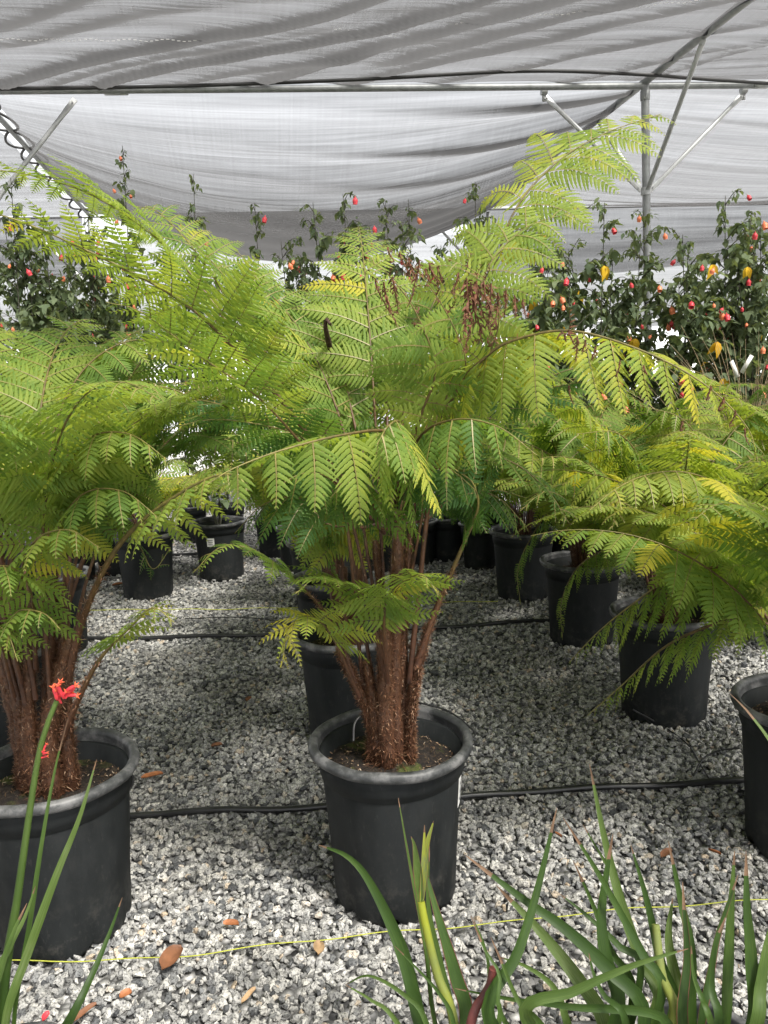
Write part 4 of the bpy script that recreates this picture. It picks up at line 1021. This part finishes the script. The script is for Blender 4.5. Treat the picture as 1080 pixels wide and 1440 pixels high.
# pots with plants out at the back left, one with a white sticker
def herb(px, Y, label, st, yellow):
    cx = gx_(px, Y); root = empty('potted_shrub', (cx, Y, 0), label, 'potted plant')
    make_pot(root, cx, Y, .205, .42, False, st)
    tw = MB(); lf = MB()
    for k in range(5):
        a = random.uniform(0, 6.28); C, _ = smooth_curve([(cx, Y, .34), (cx + .1 * math.cos(a), Y + .1 * math.sin(a), .6), (cx + .25 * math.cos(a), Y + .25 * math.sin(a), .85 + random.uniform(0, .3))], 12)
        tube(tw, C, np.linspace(.006, .002, 12), 5)
        for j in range(24):
            pt = C[random.randrange(4, 12)]; a2 = random.uniform(0, 6.28)
            add_leaf(lf, pt, np.array([math.cos(a2), math.sin(a2), random.uniform(-.9, .4)]), np.array([0, 0, 1.]), random.uniform(.07, .12), 'lobed', random.uniform(.2, .7))
    tw.build('stem', M_TWIG, root); lf.build('foliage', M_YELLOW if yellow else M_SHRUB, root)
herb(319, 5.45, 'black pot with a white sticker and dark leafy plant back left', (R(-100), .26, .32, .16), False)
herb(172, 6.6, 'weathered black pot at the back left with yellow autumn leaves', None, True)
fern(gx_(215, 5.0), 5.0, 'bushy fern at the back left between the left-hand fern and the sticker pot', 16, (.7, 1.0), (40, 84), (-50, 0), .46, sp=.022, detail=False)
herb(640, 7.6, 'far black pot with leafy plant between the fern rows', None, False)
herb(870, 7.0, 'far black pot with leafy plant behind the right-hand row', None, False)

# dry ornamental grass at right
gxw = at(1058, 470, 4.7); root = empty('dry_grass_clump', (gxw[0], 4.7, 0), 'tan dry ornamental grass clump at the right edge behind the ferns', 'grass clump')
make_pot(root, gxw[0], 4.7, .16, .33, False)
mb = MB()
for k in range(160):
    a = random.uniform(0, 6.28); e = R(random.uniform(62, 88)); P = arch_pts((gxw[0] + random.uniform(-.06, .06), 4.7 + random.uniform(-.06, .06), .27), a, random.uniform(.9, 1.45), e, e - R(random.uniform(10, 60)), 1.8)
    tube(mb, P, np.linspace(.003, .0008, len(P)), 3, cap=False)
mb.build('dry_blades', M_DRYGRASS, root)
# white plant tags standing among the pots
def tagstick(px, py, Y, tilt, label):
    c = at(px, py, Y); mb = MB(); d = nrm(np.array([math.sin(tilt), -.2, math.cos(tilt)])); s = nrm(np.cross(d, [0, 1., 0])); f_ = np.cross(d, s)
    box(mb, c, s * .012, d * .055, f_ * .0012); mb.add([], []) if False else None
    o = mb.build('plant_tag', M_LABEL); tag(o, label, 'plant tag', 'white plant tags')
tagstick(1033, 519, 4.55, -.5, 'white plant tag leaning left in the dry grass at right')
tagstick(1050, 512, 4.55, .45, 'white plant tag leaning right in the dry grass at right')

# ---------------------------------------------------------------- far background
def poly_mat():
    m, n, l, p = mat('white_greenhouse_film')
    t = noise_node(n, l, .8, 3); r = ramp(n, [(.3, (.26, .27, .28)), (.7, (.36, .37, .38))]); l.new(t.outputs[0], r.inputs[0]); l.new(r.outputs[0], p.inputs['Base Color'])
    p.inputs['Roughness'].default_value = .35; return m
M_POLY = poly_mat()
gh = empty('greenhouse', (-2, 24, 0), 'long pale film-covered greenhouse far behind the shrubs', 'greenhouse')
mb = MB(); nx = 60; a = np.linspace(0, math.pi, 20)
V = [[(x, 22 + 3 * (1 - math.cos(t)), .1 + 2.9 * math.sin(t) ** .7 + .02 * math.sin(x * 7)) for t in a] for x in np.linspace(-22, 20, nx)]
idx = np.arange(nx * 20).reshape(nx, 20)
mb.add(V, np.stack([idx[:-1, :-1], idx[1:, :-1], idx[1:, 1:], idx[:-1, 1:]], -1).reshape(-1, 4)); mb.build('film_cover', M_POLY, gh)
for x in np.arange(-22, 20.1, 3):
    q = MB(); tube(q, np.array([(x, 22 + 3 * (1 - math.cos(t)), .13 + 2.92 * math.sin(t) ** .7) for t in a]), .035, 6); q.build('hoop', M_STEEL, gh)

# ---------------------------------------------------------------- hoses, string, drip tubes
def hose(pts, r, label, name='irrigation_hose', m=M_HOSE, z=.024, cat='hose', group='black hoses across the gravel'):
    q = MB(); C, _ = smooth_curve([ground(x, y, z) for x, y in pts], 160)
    C[:, 2] += .003 * np.sin(np.arange(160) * .35); tube(q, C, r, 10)
    return tag(q.build(name, m), label, cat, group)
hose([(-300, 1165), (0, 1155), (172, 1147), (300, 1140), (450, 1135), (640, 1122), (760, 1112), (900, 1105), (1043, 1098), (1300, 1085)], .0105, 'nearest black irrigation hose running behind the front pots')
hose([(-200, 905), (180, 897), (350, 893), (480, 889), (620, 882), (770, 872), (1100, 855)], .0110, 'second black irrigation hose crossing the gravel behind the middle fern')
hose([(-100, 785), (190, 781), (280, 779), (420, 777), (560, 775), (650, 769), (1000, 755)], .0120, 'farthest black irrigation hose near the back pots')
hose([(-200, 1354), (0, 1352), (210, 1348), (330, 1335), (440, 1322), (560, 1310), (700, 1298), (850, 1281), (1080, 1265), (1300, 1250)], .0013, 'taut yellow string line along the gravel before the front pots', 'string_line', M_STRING, .026, 'string', 'yellow string lines')
hose([(-100, 858), (255, 857), (380, 855), (700, 845)], .0022, 'far yellow string line crossing the gravel behind the middle fern', 'string_line', M_STRING, .026, 'string', 'yellow string lines')
def drip(pts, label, r=.003):
    q = MB(); C, _ = smooth_curve(pts, 50); tube(q, C, r, 6); tag(q.build('drip_tube', M_HOSE), label, 'drip tube', 'thin black drip tubes')
drip([at(497, 1042, 1.80), at(500, 1015, 1.83), at(520, 1000, 1.87), at(560, 985, 2.0)], 'thin drip tube bent down into the soil of the middle pot')
drip([at(585, 987, 2.06), at(630, 1000, 2.03), at(660, 1022, 1.98), at(668, 1034, 1.95), at(655, 1040, 1.93)], 'thin drip tube looping round the back right rim of the middle pot')
drip([at(180, 1080, 1.80), at(187, 1092, 1.8), at(184, 1108, 1.8), at(172, 1122, 1.82), ground(172, 1147, .03)], 'thin drip tube hooked beside the rim of the left-hand pot')
drip([ground(975, 1092, .02), ground(988, 1068, .05), ground(1010, 1056, .07), ground(1040, 1052, .08)], 'thin drip tube arching to the pot at the right edge')
drip([at(890, 998, 2.72), ground(930, 1020, .02), ground(965, 1045, .02), ground(985, 1075, .02), ground(1000, 1100, .025)], 'thin drip tube trailing from the second right-hand pot to the hose')
drip([ground(355, 830, .02), ground(380, 845, .05), ground(372, 870, .04), ground(378, 890, .02)], 'thin drip tube lying near the second hose, left of the middle fern')
drip([ground(260, 870, .02), ground(330, 868, .03), ground(380, 872, .03), ground(430, 885, .02)], 'thin drip tube lying flat along the second hose')

# ---------------------------------------------------------------- fallen leaves on the gravel
def fallen(px, py, L_, ang, m, label, kind='plain', wid=.5):
    c = ground(px, py, .026); mb = MB(); n = 9; xs = np.linspace(-.5, .5, n)
    d = np.array([math.cos(ang), math.sin(ang), 0]); s = np.array([-d[1], d[0], 0])
    V, Fq = [], []
    if kind == 'maple':
        k = 22; ring = []
        for i in range(k):
            t = 2 * math.pi * i / k; r_ = L_ * .5 * (.55 + .45 * abs(math.cos(2.5 * t))) * (1 if i % 2 else .88)
            ring.append(c + d * r_ * math.cos(t) + s * r_ * math.sin(t) + [0, 0, .012 * math.sin(3 * t)])
        V = ring + [c + np.array([0, 0, .006])]; mb.add(np.array(V), [[i, (i + 1) % k, k] for i in range(k)], tone=.6)
    else:
        for x in xs:
            w = wid * L_ * .5 * math.sqrt(max(0, 1 - (2 * x) ** 2)) * (1 - .25 * x) + .0008
            b = c + d * x * L_ + s * .06 * L_ * math.sin(x * 4)
            V += [b + s * w + [0, 0, .010 + .25 * w], b + [0, 0, .002 + .02 * abs(x) * L_], b - s * w + [0, 0, .006 + .4 * w]]
        for i in range(n - 1):
            a = 3 * i; Fq += [[a, a + 3, a + 4, a + 1], [a + 1, a + 4, a + 5, a + 2]]
        mb.add(np.array(V), Fq, tone=.5)
    tag(mb.build('fallen_leaf', m), label, 'fallen leaf', 'fallen leaves on the gravel')
fallen(242, 1350, .075, 1.1, M_DRYLEAF, 'large smooth brown fallen leaf beside the yellow string', wid=.6)
fallen(214, 1093, .072, .25, M_ORANGELEAF, 'long rusty orange fallen leaf beside the left-hand pot', wid=.36)
fallen(325, 1302, .040, -.3, M_ORANGELEAF, 'small orange fallen leaf just above the yellow string', wid=.4)
fallen(449, 1336, .042, 1.4, M_TANLEAF, 'tan crumpled fallen leaf below the middle pot', wid=.6)
fallen(177, 1402, .026, .4, M_ORANGELEAF, 'tiny reddish brown fallen leaf low in the left corner', wid=.7)
fallen(118, 1428, .060, .8, M_DRYLEAF, 'narrow dark dried leaf at the bottom left', wid=.2)
fallen(350, 1403, .045, .9, M_TANLEAF, 'thin tan dried sliver of leaf at the bottom', wid=.2)
fallen(65, 1433, .022, 1.2, M_PAWRED, 'bright red fallen petal at the bottom left corner', wid=.5)
fallen(235, 740, .16, .3, M_YELLOW, 'yellow lobed fallen leaf lying back left near the sticker pot', 'maple')
fallen(630, 762, .15, .2, M_YELLOW, 'yellow lobed fallen leaf between the back pots right of the middle', 'maple')
fallen(590, 742, .13, 1.2, M_YELLOW, 'yellow lobed fallen leaf farthest back behind the fern stems', 'maple')
fallen(166, 823, .08, .5, M_ORANGELEAF, 'curled orange fallen leaf left of the second hose', wid=.5)
fallen(305, 1050, .04, .2, M_DRYLEAF, 'faint brown leaf on the shaded gravel left of the middle pot', wid=.5)
fallen(350, 985, .04, 1.0, M_DRYLEAF, 'dull brown leaf on shaded gravel behind, left of the second pot', wid=.5)
fallen(310, 745, .07, 1.5, M_DRYLEAF, 'brown leaf on the gravel behind the sticker pot', wid=.5)
fallen(1005, 1200, .035, 2.2, M_ORANGELEAF, 'thin reddish leaf left of the pot at the right edge', wid=.25)
fallen(785, 1176, .03, 1.9, M_ORANGELEAF, 'small red leaf sliver in front of the nearest hose', wid=.3)
fallen(937, 1203, .05, .5, M_DRYLEAF, 'dark brown leaf on the gravel behind the strap leaves', wid=.4)

# ---------------------------------------------------------------- strap-leaved plants in the foreground
def strap(root, pts, base, width, tone, red=False, name='leaf', tipw=.0):
    P = [np.asarray(base, float)] + [np.asarray(p_, float) for p_ in pts]
    C, L_ = smooth_curve(P, 34)
    T = nrm(np.gradient(C, axis=0)); view = np.array([random.uniform(-.25, .25), -1, .35])
    S = nrm(np.cross(T, view)); N = np.cross(S, T); s = np.linspace(0, 1, 34)
    w = width * .43 * np.minimum(1, .55 + 1.3 * s) * np.clip((1 - s) / .45, 0, 1) ** .75 + .0004
    tw = .15 * np.sin(s * 3 + random.uniform(0, 6))
    S2 = S * np.cos(tw)[:, None] + N * np.sin(tw)[:, None]
    f_ = .30
    cols = [C - S2 * w[:, None] + N * (f_ * w)[:, None], C - S2 * (w * .9)[:, None] + N * (f_ * w * .8)[:, None], C, C + S2 * (w * .9)[:, None] + N * (f_ * w * .8)[:, None], C + S2 * w[:, None] + N * (f_ * w)[:, None]]
    V = np.stack(cols, 1).reshape(-1, 3); idx = np.arange(34 * 5).reshape(34, 5)
    mb = MB(); tn = np.repeat(tone + .1 * s - .05, 5)
    for k in range(4):
        qd = np.stack([idx[:-1, k], idx[:-1, k + 1], idx[1:, k + 1], idx[1:, k]], -1)
        if k == 0: mb.add(V, qd, 1 if red else 0, tone=tn, cr=np.tile([-1, -.9, 0, .9, 1.], 34), al=np.repeat(s * 6 + random.uniform(0, 50), 5))
        else: mb.order.append((qd, 1 if (red and k == 3) else 0))
    nt = random.choice((1, 1, 2, 3)); mb.order = [p_ for qd, m_ in mb.order for p_ in ((qd[:-nt], m_), (qd[-nt:], 2))]
    return mb.build(name, [M_STRAP, M_STRAPRED, M_STRAPTIP], root)
def strap_plant(cx, cy, label, group='strap-leaved plants in the foreground'):
    root = empty('strap_leaf_plant', (cx, cy, 0), label, 'plant', group)
    make_pot(root, cx, cy, .115, .20, False)
    return root, (cx, cy, .13)
def many(root, base, specs):
    for (pts, w, tn, *rest) in specs:
        b = (base[0] + random.uniform(-.03, .03), base[1] + random.uniform(-.02, .02), base[2])
        strap(root, [at(*p_) for p_ in pts], b, w * .78, tn * .80, *(rest or []))
def sx(px, Y=1.08): return at(px, 1480, Y)[0]
# middle plant
r_, b_ = strap_plant(sx(635), 1.06, 'strap-leaved plant with a yellow-green budding stem before the middle pot')
many(r_, b_, [
    ([(592, 1440, 1.10), (565, 1335, 1.14), (523, 1245, 1.18), (490, 1205, 1.2), (448, 1188, 1.22)], .034, .36),
    ([(655, 1440, 1.10), (640, 1370, 1.13), (612, 1275, 1.17), (596, 1215, 1.2)], .034, .42, True),
    ([(612, 1440, 1.12), (598, 1330, 1.16), (578, 1225, 1.2), (560, 1122, 1.24)], .011, .5, True),
    ([(640, 1440, 1.16), (618, 1350, 1.2), (602, 1270, 1.22), (604, 1190, 1.24)], .016, .6),
    ([(600, 1440, 1.08), (570, 1400, 1.1), (520, 1372, 1.12), (485, 1385, 1.14)], .012, .6),
    ([(560, 1440, 1.06), (520, 1405, 1.08), (486, 1385, 1.1)], .014, .7),
    ([(640, 1450, 1.05), (620, 1400, 1.06), (575, 1350, 1.08), (555, 1330, 1.1)], .010, .45),
    ([(700, 1440, 1.1), (690, 1395, 1.12), (684, 1340, 1.14), (665, 1290, 1.16)], .012, .55)])
# its flowering stem
q = MB(); C, _ = smooth_curve([b_, at(638, 1440, 1.09), at(615, 1370, 1.12), at(598, 1300, 1.14), at(592, 1268, 1.15)], 40)
tube(q, C, np.linspace(.009, .0065, 40), 8, tone=np.linspace(.85, .98, 40)); q.build('flower_stem', M_STRAP, r_)
for pts, w, tn in (([(588, 1230, 1.15), (583, 1190, 1.15), (578, 1176, 1.15)], .016, .62), ([(597, 1225, 1.15), (600, 1190, 1.15), (610, 1154, 1.15)], .014, .92), ([(595, 1230, 1.15), (596, 1200, 1.15), (597, 1160, 1.15)], .010, .95)):
    strap(r_, [at(*p_) for p_ in pts], at(592, 1275, 1.15), w, tn, True)
q = MB(); C, _ = smooth_curve([b_, at(662, 1440, 1.04), at(680, 1402, 1.05), at(690, 1385, 1.05), at(694, 1362, 1.05)], 24); tube(q, C, np.linspace(.009, .007, 24), 8, tone=.3)
q.build('cut_stem', M_STRAPRED, r_)
# right plant
r_, b_ = strap_plant(sx(850), 1.08, 'dense fan of green strap leaves right of the middle pot')
many(r_, b_, [
    ([(690, 1440, 1.02), (728, 1338, 1.06), (754, 1255, 1.1), (783, 1136, 1.14)], .030, .34),
    ([(905, 1428, 1.05), (854, 1362, 1.08), (796, 1307, 1.1), (738, 1266, 1.12), (655, 1203, 1.14)], .030, .28),
    ([(850, 1440, 1.1), (816, 1381, 1.14), (761, 1311, 1.18), (698, 1245, 1.2)], .034, .82),
    ([(924, 1412, 1.1), (901, 1350, 1.14), (874, 1272, 1.18), (850, 1179, 1.22), (829, 1074, 1.25)], .026, .76),
    ([(868, 1420, 1.08), (852, 1350, 1.1), (845, 1290, 1.12), (852, 1230, 1.14), (862, 1172, 1.15)], .032, .32),
    ([(930, 1400, 1.06), (905, 1345, 1.08), (878, 1294, 1.1), (840, 1226, 1.12), (792, 1150, 1.14)], .020, .4),
    ([(740, 1430, .98), (808, 1393, .97), (878, 1362, .97), (925, 1346, .97), (968, 1334, .98)], .027, .6),
    ([(945, 1430, 1.08), (928, 1350, 1.1), (909, 1264, 1.12), (887, 1188, 1.14)], .024, .3),
    ([(890, 1400, 1.12), (858, 1335, 1.15), (833, 1270, 1.18), (806, 1210, 1.2)], .018, .42),
    ([(900, 1370, 1.12), (870, 1330, 1.14), (827, 1289, 1.16), (786, 1256, 1.18)], .020, .34),
    ([(712, 1440, 1.0), (702, 1370, 1.02), (683, 1338, 1.04), (662, 1288, 1.05)], .012, .5),
    ([(940, 1440, 1.02), (800, 1415, 1.03), (720, 1405, 1.05), (640, 1390, 1.06)], .020, .4),
    ([(760, 1440, 1.0), (730, 1410, 1.02), (700, 1340, 1.04), (690, 1318, 1.05)], .016, .55),
    ([(880, 1440, 1.0), (850, 1400, 1.02), (835, 1370, 1.03), (828, 1340, 1.04)], .02, .36),
    ([(930, 1440, 1.16), (890, 1330, 1.2), (870, 1250, 1.22), (820, 1160, 1.24)], .016, .5),
    ([(800, 1445, 1.06), (780, 1390, 1.08), (742, 1360, 1.1), (700, 1345, 1.12)], .018, .7)])
q = MB(); C, _ = smooth_curve([b_, at(945, 1440, 1.05), at(930, 1370, 1.07), at(922, 1300, 1.1)], 24); tube(q, C, np.linspace(.012, .006, 24), 8, tone=.92); q.build('young_shoot', M_STRAP, r_)
# far right plant
r_, b_ = strap_plant(sx(1010), 1.12, 'upright strap leaves with reddish and pale blades at the bottom right corner')
many(r_, b_, [
    ([(972, 1440, 1.1), (971, 1335, 1.13), (958, 1270, 1.16), (940, 1183, 1.18)], .024, .4),
    ([(966, 1440, 1.12), (952, 1385, 1.14), (940, 1320, 1.16), (946, 1262, 1.18)], .032, .80),
    ([(985, 1440, 1.06), (998, 1370, 1.08), (1010, 1311, 1.1), (1038, 1230, 1.12)], .026, .22, True),
    ([(1018, 1440, 1.12), (1022, 1370, 1.14), (1026, 1290, 1.16), (1033, 1196, 1.18)], .032, .56),
    ([(1058, 1440, 1.08), (1056, 1350, 1.1), (1050, 1272, 1.12), (1049, 1196, 1.14)], .030, .38),
    ([(1062, 1440, 1.06), (1068, 1390, 1.08), (1080, 1320, 1.1), (1100, 1260, 1.12)], .030, .62),
    ([(960, 1440, 1.04), (966, 1350, 1.06), (962, 1280, 1.08), (960, 1240, 1.1)], .024, .18, True),
    ([(1010, 1440, 1.02), (1000, 1390, 1.04), (1005, 1330, 1.05), (1020, 1290, 1.06)], .022, .34),
    ([(1000, 1440, 1.0), (985, 1400, 1.02), (975, 1370, 1.03), (972, 1330, 1.04)], .020, .5)])
# kangaroo paw at left
r_, b_ = strap_plant(sx(-20), 1.12, 'kangaroo paw with a red flower cluster on a green stem at the left', 'kangaroo paw')
many(r_, b_, [
    ([(8, 1440, 1.12), (40, 1340, 1.16), (80, 1230, 1.2), (112, 1150, 1.22), (136, 1068, 1.24)], .022, .80),
    ([(95, 1440, 1.04), (130, 1370, 1.08), (155, 1310, 1.12), (172, 1262, 1.14)], .022, .25),
    ([(-10, 1400, 1.12), (15, 1330, 1.14), (35, 1290, 1.16), (50, 1246, 1.18)], .022, .72),
    ([(-20, 1440, 1.06), (0, 1370, 1.08), (20, 1310, 1.1), (38, 1270, 1.12)], .03, .6),
    ([(20, 1440, 1.15), (42, 1300, 1.2), (60, 1180, 1.24), (78, 1080, 1.28), (96, 1010, 1.3)], .012, .5)])
q = MB(); C, _ = smooth_curve([b_, at(5, 1400, 1.14), at(25, 1260, 1.17), at(42, 1140, 1.2), at(55, 1060, 1.22), at(68, 1015, 1.23), at(80, 985, 1.24)], 60)
tube(q, C, np.concatenate([np.linspace(.012, .0068, 30), np.linspace(.0066, .0042, 30)]), 9, tone=np.concatenate([np.linspace(.15, .45, 30), np.linspace(.47, .62, 30)]))
add_hair(q, C[30:], np.full(30, .005), 160, (.001, .003), 0)
stem = q.build('flower_stem', M_STRAP, r_)
def paw(px, py, Y, s, n, flare):
    c0 = at(px, py, Y); fl_ = MB()
    for k in range(n):
        a = R(-5 + 105 * k / max(1, n - 1) + random.uniform(-8, 8)); d = np.array([math.cos(a), random.uniform(-.5, .25), math.sin(a)]); d = nrm(d)
        L_ = s * random.uniform(.55, 1.25); c = c0 + np.array([random.uniform(-.1, .35), random.uniform(-.2, .2), random.uniform(-.3, .3)]) * s; side = nrm(np.cross(d, [0, 1, .2]))
        C = np.array([c + d * L_ * t + side * .12 * L_ * math.sin(t * 2.2) for t in np.linspace(0, 1, 9)])
        tube(fl_, C, s * np.array([.05, .08, .105, .115, .115, .11, .10, .06, .02]), 8, 0)
        for j in range(4):
            an = j * 1.57; e = C[-2]; dd = nrm(d * .7 + side * math.cos(an) + np.cross(d, side) * math.sin(an))
            tube(fl_, np.array([e, e + dd * s * .14, e + dd * s * .26]), [s * .05, s * .035, s * .004], 5, 1)
    fl_.build('flower', [M_PAWRED, M_PAWTIP], stem)
paw(82, 984, 1.24, .031, 9, 1)
paw(58, 1062, 1.22, .016, 5, 1)
# a single blade reaching in at the right edge
r_, b_ = strap_plant(sx(1240), 1.15, 'yellow-edged strap leaf reaching in at the right edge beside the pot')
many(r_, b_, [([(1150, 1200, 1.25), (1095, 1065, 1.3), (1055, 1005, 1.34), (1026, 975, 1.36)], .022, .78), ([(1200, 1350, 1.15), (1180, 1250, 1.18), (1150, 1200, 1.2)], .025, .5), ([(1240, 1350, 1.1), (1250, 1250, 1.12), (1260, 1180, 1.15)], .025, .4)])
